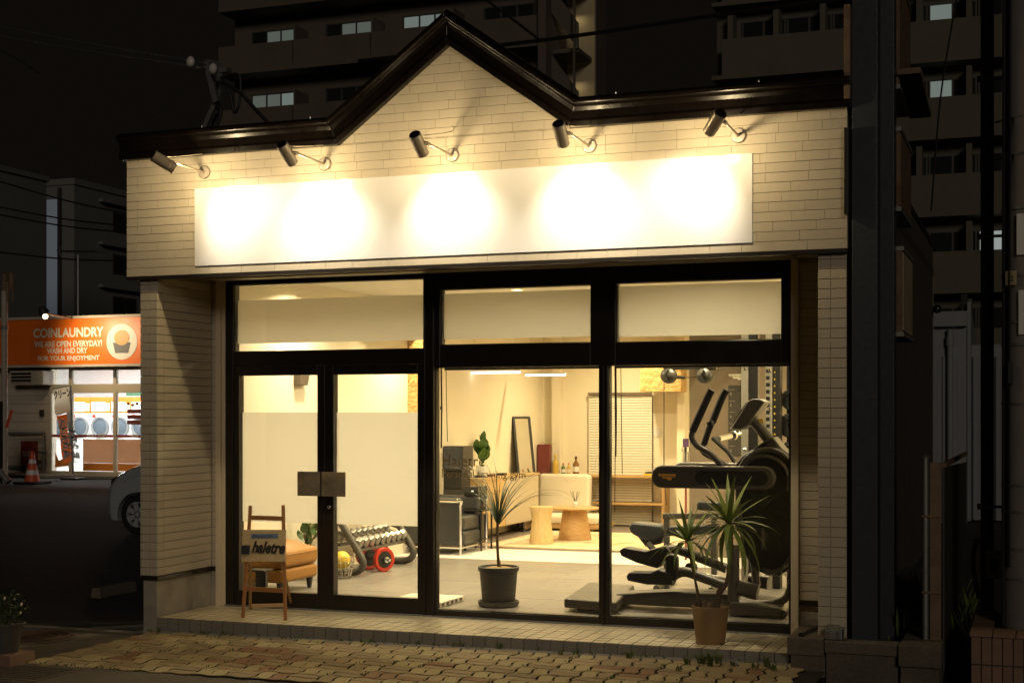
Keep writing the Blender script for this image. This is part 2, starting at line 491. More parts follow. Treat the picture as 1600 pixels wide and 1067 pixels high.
red_px = [(400, 1018), (372, 1030), (430, 1030), (410, 1022), (960, 1052), (620, 1064), (1160, 1060), (980, 1058)]
red_w = [G(*q) for q in red_px]
for i in range(24):
    for j in range(7):
        x0, y0 = XL + .01 + i*C2, -1.548 + j*C2 - .02
        if x0 + C2 > XR or y0 + C2 > .02 - .035 + .03: continue
        for kind in (('x0', 'x1') if (i + j) % 2 else ('y0', 'y1')):
            cx, cyy = x0 + C2*.5, y0 + C2*.5
            px, py = proj(cx, cyy, 0)
            red = any((cx-q.x)**2 + (cyy-q.y)**2 < .03 for q in red_w)
            tn = 'r' if (red and random.random() < .8) or random.random() < .03 else ('o' if random.random() < .2 else 'n')
            z = gz(cx) + random.uniform(-.0015, .0025)
            if py < 1085 and px > -10:
                o = piece('paver', pm[(kind, tn)], pave, (x0, y0, z), (random.uniform(-.006, .006), -.0078 + random.uniform(-.006, .006), 0))
                np_ += 1
            else:
                me = pm[(kind, 'n')]
                rest_pav.add([(v.co.x+x0, v.co.y+y0, v.co.z+z) for v in me.vertices], [tuple(p.vertices) for p in me.polygons])
tag(rest_pav.build('paver_bed', m_pavx, pave), kind='stuff')
# mortar strip between pavers and the step
struct(MB().add([(XL,-.072,gz(XL)+.001),(XR,-.072,gz(XR)+.001),(XR,.0,gz(XR)+.006),(XL,.0,gz(XL)+.006),(XL,-.072,-.04),(XR,-.072,-.04)],[(0,1,2,3),(0,4,5,1)]).build('mortar_strip', m_concrete))
# kerb and gutter in front, street beyond
struct(MB().box(-40, 20, -2.15, -1.525, -.06, -.002).build('gutter', m_concdark, bevel=.006))
struct(MB().box(-40, 20, -24, -2.16, -.06, -.03).build('street', m_asphalt))
# steel grating over the gutter, bars in two directions
ga, gb = -7.75, -6.05
gt = thing('drain_grating', 'rusty steel drain grating sunk in the gutter beside the pavers', 'grating', ((ga+gb)/2, -1.86, -.008))
MB().box(ga, gb, -2.1, -2.07, -.03, .002).box(ga, gb, -1.65, -1.62, -.03, .002).box(ga, ga+.03, -2.07, -1.65, -.03, .002).box(gb-.03, gb, -2.07, -1.65, -.03, .002).build('frame', m_grate, gt)
fb = MB().box(0, .012, -2.07, -1.65, -.03, .0).mesh('cross_bar', m_grate)
for k in range(38): piece('cross_bar', fb, gt, (ga+.06+k*.043, 0, 0))
lb = MB().box(ga+.03, gb-.03, 0, .006, -.02, .003).mesh('bearing_bar', m_grate)
for k in range(7): piece('bearing_bar', lb, gt, (0, -2.03+k*.055, 0))
# side kerb of the plot and manhole, on the dark side yard
struct(MB().box(-7.95, -6.60, -1.52, -.2, -.06, -.012).build('side_apron', m_concdark, bevel=.005))
mh = thing('manhole_cover', 'rusty round manhole cover in the dark ground by the flower pot', 'manhole', (-7.3, -.55, -.02))
MB().lathe([(.33, -.03), (.33, .004), (.30, .006), (.30, .0)], (-7.3, -.55, -.01), 32).build('ring', m_grate, mh, smooth=True)
lid = MB().lathe([(.295, -.02), (.295, .008), (0, .010)], (-7.3, -.55, -.01), 32)
for r_ in (.1, .18, .26): lid.lathe([(r_-.012, .008), (r_-.010, .016), (r_+.010, .016), (r_+.012, .008)], (-7.3, -.55, -.01), 28, (0, 0, 1), False)
lid.build('lid', m_manhole, mh, smooth=True)
struct(MB().box(-13, -6.75, -.07, .02, -.06, -.012).build('plot_kerb', m_concdark, bevel=.008))
for nm, (px, py, L) in (('wheel_stop', (322, 930, .55)), ('wheel_stop', (172*1.0+240, 905, .6))):
    pass
def wheelstop(x, y, rz, label):
    o = MB().prismx([(-.06, 0), (.06, 0), (.045, .10), (-.045, .10)], -.3, .3).build('wheel_stop', m_concdark, None, bevel=.008, at=(0, 0, 0))
    o.location = (x, y, -.055); o.rotation_euler = (0, 0, rz)
    tag(o, label, 'wheel stop', 'concrete wheel stops on the parking lot')
wheelstop(-8.55, 2.2, R(90), 'low concrete wheel stop on the dark lot, nearer the camera')
wheelstop(-8.6, 3.95, R(90), 'low concrete wheel stop on the dark lot, beside the shop wall')

# ------------------------------------------------------------------ porch (tiled step)
PZ = .11
porch = struct(MB().box(XL+.04, -1.52, .004, .88, -.05, PZ-.004).build('porch', m_grout))
tm = MB().box(.0028, .0972, .0028, .0972, -.006, .0).mesh('floor_tile', m_porch)
tm.materials.append(m_grout)
for k in (2, 3, 4, 5): tm.polygons[k].material_index = 1
rm = MB().box(.0025, .0975, -.003, .006, .0, .104).mesh('riser_tile', m_riser)
back = MB(); n_t = 0
x = XL + .045
ix = 0
while x + .1 < -1.53:
    piece('riser_tile', rm, porch, (x, -.002, PZ-.106))
    for j in range(8):
        y = .004 + j*.1
        if j < 5:
            piece('floor_tile', tm, porch, (x, y, PZ + random.uniform(-.0006, .0006)), (random.uniform(-.003, .003), random.uniform(-.003, .003), 0))
        else:
            back.box(x+.0028, x+.0972, y+.0028, y+.0972, PZ-.006, PZ)
    x += .1; ix += 1
tag(back.build('tile_field', m_porch, porch), kind='stuff')
# ------------------------------------------------------------------ the shop
ZF, ZT, YF, ZS = 2.819, 3.755, -.05, 2.868           # fascia bottom, top, front plane
FL, FR = -6.809, -1.165
ZA, XA, VL, VR = 4.423, -4.013, -4.916, -3.081
GL0, GL1, YG = -6.42, -1.67, .85          # shopfront, glass plane
FLZ, CLZ = .14, 3.02                      # room floor and ceiling
RXL, RXR, RYB = -6.82, -1.42, 10.1        # room inside
shop = thing('shop_building', 'single storey shop with cream siding, dark gabled coping and a wide lit shopfront', 'shop', (-4.0, 0, 0))
# fascia: core and siding boards
core = MB().prism([(FL+.004, ZF+.004), (FR-.004, ZF+.004), (FR-.004, ZT), (VR, ZT), (XA, ZA), (VL, ZT), (FL+.004, ZT)], YF+.008, .08)
MB().box(FL+.02, FR-.02, .081, .949, ZS+.004, 3.59).build('fascia_backing', m_core, shop)
fw = core.build('fascia_wall', m_core, shop)
CH = .0663
def in_gable(z): # x range at height z
    if z < ZT: return FL, FR
    t = (z - ZT) / (ZA - ZT)
    return VL + (XA - VL)*t, VR + (XA - VR)*t
def clip_board(x0, x1, z0, z1):
    a0, b0 = in_gable(z0); a1, b1 = in_gable(z1)
    pts = [(max(x0, a0), z0), (min(x1, b0), z0)]
    if pts[0][0] >= pts[1][0]: return None
    tl, tr = max(x0, a1), min(x1, b1)
    if tl < tr: pts += [(tr, z1), (tl, z1)]
    else:
        t = (ZA - z0) / (z1 - z0)
        pts += [((tl+tr)/2, z1)]
    return pts
zc = ZF; row = 0; nb = 0
while zc < ZA - .01:
    z1 = min(zc + CH, ZA)
    if zc < ZT - .002 < z1 - .001: z1 = ZT
    a, b = in_gable(zc)
    xs = [FL, FL + .10] if zc < ZT else [a]
    x = xs[-1] + .13 + ((row*7) % 5)*.055
    while x < (FR if zc < ZT else b) - .09:
        xs.append(x); x += random.choice((.22, .22, .24, .29))
    xs.append(FR if zc < ZT else b)
    for k in range(len(xs)-1):
        x0, x1 = xs[k]+.0004, xs[k+1]-.0004
        if zc > 2.90 and z1 < 3.47 and x0 > -6.13 and x1 < -1.83: continue
        pts = clip_board(x0, x1, zc+.0013, z1-.0013)
        if not pts: continue
        yy = YF + random.uniform(-.0003, .0003)
        mb = MB(); n = len(pts)
        cx = sum(p[0] for p in pts)/n; cz = sum(p[1] for p in pts)/n
        ins = [(cx+(p[0]-cx)*(1-.0012/max(.02, abs(p[0]-cx))), cz+(p[1]-cz)*(1-.0015/max(.01, abs(p[1]-cz)))) for p in pts]
        vs = [(p[0], yy+.012, p[1]) for p in pts] + [(p[0], yy+.0022, p[1]) for p in pts] + [(p[0], yy, p[1]) for p in ins]
        fs = [(q, (q+1) % n, n+(q+1) % n, n+q) for q in range(n)] + [(n+q, n+(q+1) % n, 2*n+(q+1) % n, 2*n+q) for q in range(n)] + [tuple(range(2*n, 3*n))]
        mb.add(vs, fs)
        o = mb.build('siding_board', m_siding, fw, at=W[shop.name]); nb += 1
    zc = z1; row += 1
# side and back of the body
MB().box(RXL-.13, RXL-.005, .95, RYB+.2, 0, 3.6).build('side_wall', m_siding, shop)
MB().box(RXR+.005, RXR+.105, .95, RYB+.29, 0, 3.98).build('side_wall', m_corr, shop)
MB().box(RXR-.02, RXR+.15, .95, RYB+.30, 3.981, 4.03).build('side_coping', m_flash, shop)
me = MB().add([(0, 0, 0), (.024, .03, 0), (.024, .10, 0), (0, .13, 0), (0, 0, 3.97), (.024, .03, 3.97), (.024, .10, 3.97), (0, .13, 3.97)], [(0, 1, 5, 4), (1, 2, 6, 5), (2, 3, 7, 6)]).mesh('cladding_rib', m_corr)
for k in range(55): piece('cladding_rib', me, shop, (RXR+.1055, .97+k*.171, .005))
MB().box(RXL-.13, RXR+.13, RYB+.2, RYB+.3, 0, 3.6).build('rear_wall', m_siding, shop)
MB().box(RXL-.13, RXR+.13, .5, RYB+.3, 3.6, 3.7).build('roof', m_corr, shop)
# coping: moulded metal trim swept along the roof line in four lengths
prof = [(-.012, .0), (-.012, -.055), (.03, -.062), (.045, -.050), (.10, -.052), (.128, -.066), (.140, -.098), (.150, -.104), (.172, -.104), (.182, -.088), (.196, -.06), (.204, .10), (.20, .30), (-.012, .30)]
pl = [Vector((FL-.035, ZT)), Vector((VL, ZT)), Vector((XA, ZA)), Vector((VR, ZT)), Vector((FR+.03, ZT))]
mit = []
for i, p in enumerate(pl):
    d0 = (pl[i]-pl[i-1]).normalized() if i else (pl[1]-pl[0]).normalized()
    d1 = (pl[i+1]-pl[i]).normalized() if i < 4 else d0
    n0, n1 = Vector((-d0.y, d0.x)), Vector((-d1.y, d1.x))
    m = (n0 + n1).normalized(); mit.append(m / max(.4, m.dot(n0)))
for i in range(4):
    vs, fs = [], []; n = len(prof)
    for e in (0, 1):
        p, m = pl[i+e], mit[i+e]
        q = (pl[i+1]-pl[i]).normalized() * (.0012 if e == 0 else -.0012)
        for (h, yo) in prof: vs.append((p.x+m.x*h+q.x, YF+yo, p.y+m.y*h+q.y))
    fs = [(k, (k+1) % n, n+(k+1) % n, n+k) for k in range(n)] + [tuple(range(n-1, -1, -1)), tuple(range(n, 2*n))]
    MB().add(vs, fs).build('coping', m_coping, shop, bevel=.005)
# little caps of the coping fixings
sc = MB().lathe([(.006, 0), (.006, .02), (0, .024)], (0, 0, 0), 8).mesh('fixing_screw', m_steel)
for xx in (-6.1, -5.15, -2.75, -1.75): piece('fixing_screw', sc, shop, (xx, YF-.02, ZT+.197))
# soffit, shutter box and rails under the fascia
MB().box(FL+.01, FR-.01, .0805, .949, ZS-.008, ZS+.003).build('soffit', m_soffit, shop)
MB().box(FL+.0, FR-.0, YF-.004, YF+.05, ZF-.026, ZF-.001).build('drip_edge', m_flash, shop)
MB().box(-6.45, -1.62, .52, .66, ZS-.028, ZS-.009).box(-6.45, -1.62, .69, .76, ZS-.022, ZS-.009).build('shutter_slot', m_soffit, shop)
# pillars, returns, with tiles
tiles = MB
def tile_me(w_, name='wall_tile', ax='x'):
    mb = MB(); b_ = .0022
    h = CH
    if ax == 'x': ring = lambda i, d: [(.0012+i, d, .0022+i), (w_-.0012-i, d, .0022+i), (w_-.0012-i, d, h-.0022-i), (.0012+i, d, h-.0022-i)]
    else: ring = lambda i, d: [(-d, .0012+i, .0022+i), (-d, w_-.0012-i, .0022+i), (-d, w_-.0012-i, h-.0022-i), (-d, .0012+i, h-.0022-i)]
    vs = ring(0, .008) + ring(0, .0) + ring(b_, -.0022)
    mb.add(vs, [(q, (q+1) % 4, 4+(q+1) % 4, 4+q) for q in range(4)] + [(4+q, 4+(q+1) % 4, 8+(q+1) % 4, 8+q) for q in range(4)] + [(8, 9, 10, 11)])
    return mb.mesh(name, m_siding)
ZB = .437; NR = 36
PLX0, PLX1, PRX0, PRX1 = -6.715, -6.555, -1.365, -1.172
cache = {}
def tl(par, x, y, z, wd, ax='x'):
    k = (round(wd, 3), ax)
    if k not in cache: cache[k] = tile_me(wd, ax=ax)
    piece('wall_tile', cache[k], par, (x, y, z))
lp = MB().box(PLX0+.008, PLX1-.008, .008, .80, ZB, ZS-.009).box(PLX1-.008, -6.50, .798, .90, ZB, ZS-.009).build('pillar', m_core, shop)
rp = MB().box(PRX0+.008, PRX1-.008, .008, .80, ZB-.25, ZS-.009).box(-1.61, PRX0+.008, .798, .90, ZB-.1, ZS-.009).build('pillar', m_core, shop)
for r_ in range(NR):
    z = ZB + r_*CH
    if z + CH > ZS-.005: break
    tl(lp, PLX0, 0, z, .085); tl(lp, PLX0+.085, 0, z, .075)
    tl(lp, PLX1, 0, z, .085, 'y'); tl(lp, PLX1, .085, z, .70, 'y')     # inner side face (faces +x)
    tl(lp, PLX1+.01, .79, z, .055)
for r_ in range(-3, NR):
    z = ZB + r_*CH
    if z + CH > ZS-.005: break
    tl(rp, PRX0, 0, z, .085); tl(rp, PRX0+.085, 0, z, .105)
    if z > .36: tl(rp, -1.61, .79, z, .237)
# concrete plinths and dark flashing
MB().box(PLX0+.02, PLX1-.012, .012, .86, -.06, ZB-.035).box(PLX1-.012, -6.5, .803, .88, PZ, ZB-.035).build('plinth', m_base, shop, bevel=.004)
MB().box(PLX0-.006, PLX1+.012, -.012, .86, ZB-.034, ZB-.001).box(PLX1+.012, -6.5, .78, .88, ZB-.034, ZB-.001).build('flashing', m_flash, shop)
MB().box(-1.61, PRX0+.005, .803, .88, PZ, .34).box(PRX0+.01, PRX1-.01, .02, .82, 0, .22).build('plinth', m_base, shop)
MB().box(-1.615, PRX0+.004, .785, .88, .335, .362).build('flashing', m_flash, shop)
# cream jambs
MB().box(-6.50, -6.455, .765, .93, PZ, ZS-.010).build('jamb', m_jamb, shop, bevel=.004)
MB().box(-6.454, -6.422, .79, .93, PZ, ZS-.010).build('jamb', m_jamb, shop, bevel=.003)
MB().box(-1.668, -1.612, .765, .93, PZ, ZS-.010).build('jamb', m_jamb, shop, bevel=.004)
# shopfront frame
fr = MB()
y0, y1 = YG-.055, YG+.045
Z0, Z1 = PZ+.012, ZS-.010
fr.box(GL0, -6.345, y0, y1, Z0, Z1)
fr.box(-6.345, -4.59, y0, y1, 2.815, Z1).box(-6.345, -4.59, y0, y1, 2.13, 2.25)
fr.box(-4.59, -4.50, y0-.005, y1, Z0, Z1)
fr.box(-4.50, -4.451, y0-.004, y1, 2.10, Z1)
fr.box(-4.451, -3.199, y0-.004, y1, 2.72, Z1).box(-4.451, -3.199, y0-.004, y1, 2.10, 2.275)
fr.box(-3.199, -2.999, y0-.004, y1, 2.10, Z1)
fr.box(-2.999, -1.74, y0-.004, y1, 2.725, Z1).box(-2.999, -1.74, y0-.004, y1, 2.10, 2.27)
fr.box(-1.74, -1.669, y0-.004, y1, 2.10, Z1)
fr.box(-3.132, -3.06, y0-.006, y1, Z0, 2.10)
fr.box(-4.50, -3.132, y0-.004, y1, Z0, .165).box(-3.06, -1.669, y0-.004, y1, Z0, .18)
fr.box(-1.685, -1.669, y0-.002, y1, .18, 2.10)
frame = fr.build('shopfront_frame', m_frame, shop, bevel=.004)
MB().box(GL0, -1.669, YG-.075, YG+.09, PZ-.003, PZ+.012).build('sill', m_galv, shop)
MB().box(-4.59, -4.575, y0-.022, y0-.006, Z0, Z1).build('cover_strip', m_frame, shop, bevel=.003)
MB().box(-4.515, -4.50, y0-.022, y0-.006, Z0, Z1).build('cover_strip', m_frame, shop, bevel=.003)
MB().box(-3.105, -3.087, y0-.03, y0-.007, Z0, 2.10).build('cover_strip', m_frame, shop, bevel=.003)
def window(x0, x1, z0, z1, fz=None):
    e = .022
    f = MB().box(x0-.006, x0+e, y0+.014, y1-.012, z0-.006, z1+.006).box(x1-e, x1+.006, y0+.014, y1-.012, z0-.006, z1+.006)
    f.box(x0+e, x1-e, y0+.014, y1-.012, z0-.006, z0+e).box(x0+e, x1-e, y0+.014, y1-.012, z1-e, z1+.006)
    return f
def win(x0, x1, z0, z1, fz=None, name='transom_window'):
    o = MB().box(x0-.003, x0+.006, y0+.02, y1-.012, z0, z1).box(x1-.006, x1+.003, y0+.02, y1-.012, z0, z1).box(x0+.006, x1-.006, y0+.02, y1-.012, z0-.003, z0+.006).box(x0+.006, x1-.006, y0+.02, y1-.012, z1-.006, z1+.003).build(name, m_frame, shop)
    MB().box(x0, x1, YG, YG+.006, z0, z1).build('pane', m_glass, o)
    if fz: MB().add([(x0+.006, YG+.009, fz[0]), (x1-.006, YG+.009, fz[0]), (x1-.006, YG+.009, fz[1]), (x0+.006, YG+.009, fz[1])], [(0, 1, 2, 3)]).build('frosted_film', m_film, o)
    return o
win(-6.345, -4.59, 2.25, 2.815, (2.322, 2.687))
win(-4.451, -3.199, 2.275, 2.72, (2.323, 2.688))
win(-2.999, -1.74, 2.27, 2.725, (2.315, 2.702))
wm = win(-4.50, -3.132, .165, 2.10, None, 'shop_window')
win(-3.06, -1.685, .18, 2.10, None, 'shop_window')
# raised dark roller shades behind the big windows
# doors
def door(x0, x1, gx0, gx1, hx0, hx1, lock):
    d = MB().box(x0, gx0, y0+.006, y1-.01, Z0+.004, 2.128).box(gx1, x1, y0+.006, y1-.01, Z0+.004, 2.128)
    d.box(gx0, gx1, y0+.006, y1-.01, Z0+.004, .245).box(gx0, gx1, y0+.006, y1-.01, 2.05, 2.128)
    d = d.build('door', m_frame, shop, bevel=.004)
    MB().box(gx0, gx1, YG, YG+.006, .245, 2.05).build('pane', m_glass, d)
    MB().add([(gx0+.002, YG+.009, .822), (gx1-.002, YG+.009, .822), (gx1-.002, YG+.009, 1.742), (gx0+.002, YG+.009, 1.742)], [(0, 1, 2, 3)]).build('frosted_film', m_film, d)
    MB().box(hx0, hx1, y0-.065, y0-.053, 1.055, 1.255).build('push_plate', m_plate, d, bevel=.002)
    MB().box((hx0+hx1)/2-.07, (hx0+hx1)/2-.05, y0-.053, y0+.006, 1.10, 1.21).box((hx0+hx1)/2+.05, (hx0+hx1)/2+.07, y0-.053, y0+.006, 1.10, 1.21).build('plate_bracket', m_frame, d)
    if lock: MB().lathe([(.016, 0), (.016, .012), (.011, .016), (0, .016)], (lock, y0+.006, .965), 16, (0, -1, 0)).build('lock', m_chrome, d, smooth=True)
m_plate = M('patina_plate', (.17, .135, .09), .4, metal=.2, ns=9, na=.45, dirt=((.33, .22, .09), 11, .7))
door(-6.343, -5.485, -6.294, -5.554, -5.70, -5.492, -5.45 if False else None)
door(-5.483, -4.592, -5.405, -4.652, -5.478, -5.262, -5.44)
# room shell: parts of the shop
FH = MB().box(RXL, RXR, .90, RYB+.1, FLZ-.1, FLZ-.006).build('interior_floor', m_grout, shop)
zones = [(.90, 4.90, m_ftile, .50), (4.90, 6.12, m_fwhite, .61), (6.12, RYB, m_fdark, 1.0)]
ny = {}
def tileset(ya, yb, mt, sz):
    nyy = max(1, round((yb-ya)/sz)); sy = (yb-ya)/nyy
    nx = max(1, round((RXR-RXL)/sz)); sx = (RXR-RXL)/nx
    me = MB().box(.001, sx-.001, .001, sy-.001, -.006, 0).mesh('interior_tile', mt)
    for i in range(nx):
        for j in range(nyy):
            piece('interior_tile', me, FH, (RXL+i*sx, ya+j*sy, FLZ+random.uniform(-.0004, .0004)))
for zn in zones: tileset(*zn)
MB().box(RXL, RXR, .9, RYB+.1, CLZ, CLZ+.1).build('interior_ceiling', m_ceil, shop)
MB().box(RXL-.005+.003, RXL+.04, .9, RYB+.1, FLZ, CLZ).build('interior_wall', m_wall, shop)
MB().box(RXR-.04, RXR+.002, .9, RYB+.1, FLZ, CLZ).build('interior_wall', m_wall, shop)
MB().box(RXL+.04, RXR-.04, RYB, RYB+.1, FLZ, CLZ).build('interior_wall', m_wall, shop)
MB().box(RXL+.04, RXR-.04, .951, .99, ZS-.02, CLZ).build('bulkhead', m_wall, shop)
bx = P(846, 650, RYB).x
MB().box(bx+.20, bx+.33, RYB-.12, RYB-.002, FLZ, CLZ).build('wall_column', m_wall, shop)
MB().box(P(1064, 600, RYB).x, P(1076, 600, RYB).x, RYB-.25, RYB-.002, FLZ, CLZ).build('wall_column', m_wall, shop)
MB().box(RXL+.042, -6.60, 5.30, 5.78, 1.30, CLZ-.005).build('strand_board_column', m_osb, shop, bevel=.003)
# lettering on the glass
zt1, zt2 = 1.312, 1.222
tx = text('Haletre', .128, (-4.462, YG-.002, zt1), FRONT, m_goldfilm, wm, 'window_lettering', xs=.92, spacing=1.04)
text('Personal training gym', .088, (-4.462, YG-.002, zt2), FRONT, m_goldfilm, wm, 'window_lettering', xs=.92, spacing=1.02)
sb = MB()                                  # serifs of the capitals
for a_ in (-4.452, -4.386):
    for zz in (zt1, zt1+.090): sb.box(a_-.010, a_+.022, YG-.0035, YG-.001, zz, zz+.003)
sb.box(-4.462, -4.432, YG-.0035, YG-.001, zt2, zt2+.003).box(-4.462, -4.442, YG-.0035, YG-.001, zt2+.060, zt2+.063)
sb.build('serif', m_goldfilm, wm)

# ------------------------------------------------------------------ sign board and its five spotlights
sgn = thing('sign_board', 'long blank white glossy sign board under five spotlights', 'sign', (-3.98, -.06, 2.88))
MB().box(-6.173, -1.794, -.0595, -.0535, 2.882, 3.487).build('panel', m_sign, sgn, bevel=.0015)
MB().box(-6.16, -1.81, -.0533, -.0522, 2.895, 3.475).build('backing', m_signedge, sgn)
SP = [(-6.087, -5.60, 'leftmost wall spotlight, its head swung sideways under the dark coping'),
      (-5.035, -5.00, 'second spotlight from the left, on a long arm just below the coping corner'),
      (-3.993, -3.98, 'middle spotlight, on a long arm below the peak of the gable'),
      (-2.948, -2.98, 'fourth spotlight from the left, beside the right foot of the gable'),
      (-1.89, -2.30, 'rightmost wall spotlight, its head swung back towards the gable')]
for k, (sx, tx_, lab) in enumerate(SP):
    sp = thing('spotlight', lab, 'spotlight', (sx, YF-.002, 3.612), 'spotlights over the sign board')
    MB().lathe([(.052, 0), (.052, .012), (.046, .018), (0, .018)], (sx, YF-.003, 3.612), 28, (0, -1, 0)).build('wall_plate', m_lampplate, sp, smooth=True)
    s4 = MB().lathe([(.006, 0), (.006, .003), (0, .004)], (0, 0, 0), 8, (0, -1, 0)).mesh('screw', m_steel)
    for dx, dz in ((.026, .026), (-.026, .026), (.026, -.026), (-.026, -.026)): piece('screw', s4, sp, (sx+dx, YF-.021, 3.612+dz))
    je = Vector((sx, -.545, 3.618))
    MB().tube([(sx, YF-.02, 3.612), (sx, -.10, 3.612), je], [.013, .009, .0085], 10).lathe([(.014, 0), (.014, .05)], (sx, -.47, 3.617), 12, (0, -1, 0)).build('arm', m_lampmetal, sp, smooth=True)
    aim = (Vector((tx_, -.085, 3.22)) - Vector((sx, -.56, 3.6))).normalized()
    side = Vector((-.048, -.012, 0))
    hc = je + side
    top = hc - aim*.075; bot = hc + aim*.105
    MB().tube([je, hc], .011, 8).build('knuckle', m_lampmetal, sp, smooth=True)
    MB().lathe([(.0, 0), (.040, 0), (.044, .004), (.0445, .135), (.0425, .137), (.0425, .180), (.0385, .180), (.0385, .150), (0, .150)], top, 28, aim).build('head', m_lampmetal, sp, smooth=True)
    MB().lathe([(0, -.0022), (.0385, -.0022), (.0385, -.0006)], top, 24, aim).build('head_cap', m_black, sp, smooth=True)
    MB().lathe([(0, .1515), (.0375, .1515)], top, 24, aim).build('lens', m_spotlens, sp)
    cbl = smoothpath([top + Vector((.012, .01, -.012)), (top + Vector((sx + .02, YF - .07, 3.742)))/2 - Vector((0, 0, .012)), Vector((sx + .02, YF - .07, 3.742))] if k != 2 else [top + Vector((.012, .01, -.012)), top + Vector((.10, .22, .04)), Vector((sx + .0, YF - .004, 3.79)), Vector((sx, YF-.004, 3.83))], 6)
    MB().tube(cbl, .0032, 5).build('cable', m_soffit, sp, smooth=True)
    lamp('sign_lamp', 'SPOT', top + aim*.186, 48, (1.0, .88, .68), sp, Vector((tx_, -.085, 3.05)), spot_size=R(92), spot_blend=1.0, shadow_soft_size=.036)
    lamp('lens_spill', 'POINT', top + aim*.215, 14, (1.0, .77, .43), sp, None, shadow_soft_size=.03)
# ------------------------------------------------------------------ easel with its board
ez = thing('easel', 'reddish wooden folding easel standing on the tiled step', 'easel', (-5.86, .42, PZ))
def ep(px, py, y): return P(px, py, y)
yf, yb_ = .20, .60
# front frame leans back a little: y grows with height
def fy(z): return .20 + (z - PZ) * .22
def fpt(px, py):
    y = .25
    for _ in range(6): q = P(px, py, y); y = fy(q.z)
    return P(px, py, y)
fl0, fl1 = fpt(379.5, 964), fpt(391.5, 790)
fr0, fr1 = fpt(446, 963), fpt(442.5, 789)
fl0.z = fr0.z = PZ
for a_, b_ in ((fl0, fl1), (fr0, fr1)): MB().bar(a_, b_, .026, .018, (0, -1, 0)).build('rail', m_easel, ez, bevel=.003)
def lerp(a, b, z): t = (z - a.z)/(b.z - a.z); return a + (b - a)*t
for z in (fpt(415, 809).z, fpt(415, 921).z):
    MB().bar(lerp(fl0, fl1, z)+Vector((.012, 0, 0)), lerp(fr0, fr1, z)+Vector((-.012, 0, 0)), .016, .036, (0, 0, 1)).build('cross_bar', m_easel, ez, bevel=.003)
tz = fpt(415, 880).z
bl1, br1 = lerp(fl0, fl1, tz)+Vector((.028, .012, 0)), lerp(fr0, fr1, tz)+Vector((-.028, .012, 0))
bl0, br0 = G(391, 951, PZ), G(456.5, 949, PZ)
for a_, b_ in ((bl0, bl1), (br0, br1)): MB().bar(a_, b_, .022, .016, (0, -1, 0)).build('rear_leg', m_wood, ez, bevel=.003)
MB().bar(lerp(bl0, bl1, PZ+.03)+Vector((.008, 0, 0)), lerp(br0, br1, PZ+.03)+Vector((-.008, 0, 0)), .014, .032, (0, 0, 1)).build('rear_cross_bar', m_wood, ez, bevel=.003)
bd = thing('easel_board', 'pale wooden board with blue strip and black script lettering, resting on the easel', 'sign', fpt(414, 880))
q0, q1, q2, q3 = fpt(379, 877), fpt(447.5, 877), fpt(448.5, 827), fpt(381, 827)
off = Vector((0, -.022, 0)); back_ = Vector((0, -.010, 0))
pts = [q + off for q in (q0, q1, q2, q3)] + [q + back_ for q in (q0, q1, q2, q3)]
MB().add(pts, [(0, 1, 2, 3), (7, 6, 5, 4), (0, 4, 5, 1), (1, 5, 6, 2), (2, 6, 7, 3), (3, 7, 4, 0)]).build('board', m_woodlight, bd, bevel=.003)
tilt = math.atan2((q3-q0).y, (q3-q0).z)
ER = (R(90) - tilt, 0, math.atan2((q1-q0).y, (q1-q0).x))
def on(u, v, d=-.0235): return q0 + (q1-q0)*u + (q3-q0)*v + Vector((0, d, 0))
bw = (q1-q0).length
m_bluetape = M('blue_tape', (.16, .22, .30), .6)
MB().add([on(.21, .72), on(.83, .72), on(.83, .87), on(.21, .87)], [(0, 1, 2, 3)]).build('tape', m_bluetape, bd)
text('Personal GYM', .034, on(.255, .755, -.0245), ER, m_print_dark, bd, 'tape_lettering', xs=.88, spacing=1.05, ext=.0003)
text('haletre', .128, on(.235, .30, -.026), ER, m_print_dark, bd, 'script_lettering', xs=.80, shear=.28, bold=.004, ext=.003)
lg = MB(); c4 = [on(.01, .24), on(.20, .24), on(.20, .52), on(.01, .52)]
lg.add([p for p in c4] + [p + Vector((0, -.012, 0)) for p in c4], [(4, 5, 6, 7), (0, 1, 5, 4), (1, 2, 6, 5), (2, 3, 7, 6), (3, 0, 4, 7)])
lg.build('emblem', m_steelpaint, bd, bevel=.004)
MB().add([on(.098, .27, -.0365), on(.112, .27, -.0365), on(.112, .50, -.0365), on(.098, .50, -.0365)], [(0, 1, 2, 3)]).add([on(.04, .40, -.037), on(.17, .40, -.037), on(.17, .42, -.037), on(.04, .42, -.037)], [(0, 1, 2, 3)]).build('emblem_line', m_darkgrey, bd)

# ------------------------------------------------------------------ plants in pots
def blade(L, wd, droop, fold=.25, n=9, base=.55):
    mb = MB(); vs = []; fs = []
    ang = 0; p = Vector((0, 0, 0))
    for i in range(n+1):
        t = i/n
        wv = wd*(base + (1-base)*min(1, t*3.2)) * (1 - max(0, (t-.35)/.65)**1.6)
        wv = max(wv, .0006)
        a = R(90) - droop*t**1.4
        if i: p = p + Vector((math.cos(a), 0, math.sin(a)))*(L/n)
        nrm = Vector((-math.sin(a), 0, math.cos(a)))
        vs += [p + Vector((0, -wv/2, 0)) - nrm*(-fold*wv*.5), p, p + Vector((0, wv/2, 0)) - nrm*(-fold*wv*.5)]
    for i in range(n): 
        for k in (0, 1): fs.append((i*3+k, i*3+k+1, i*3+k+4, i*3+k+3))
    mb.add(vs, fs)
    return mb
yu = thing('yucca_plant', 'green yucca with two bare stems in a plain brown pot on the tiled step', 'potted plant', G(1110, 1004, PZ))
yc = W[yu.name]
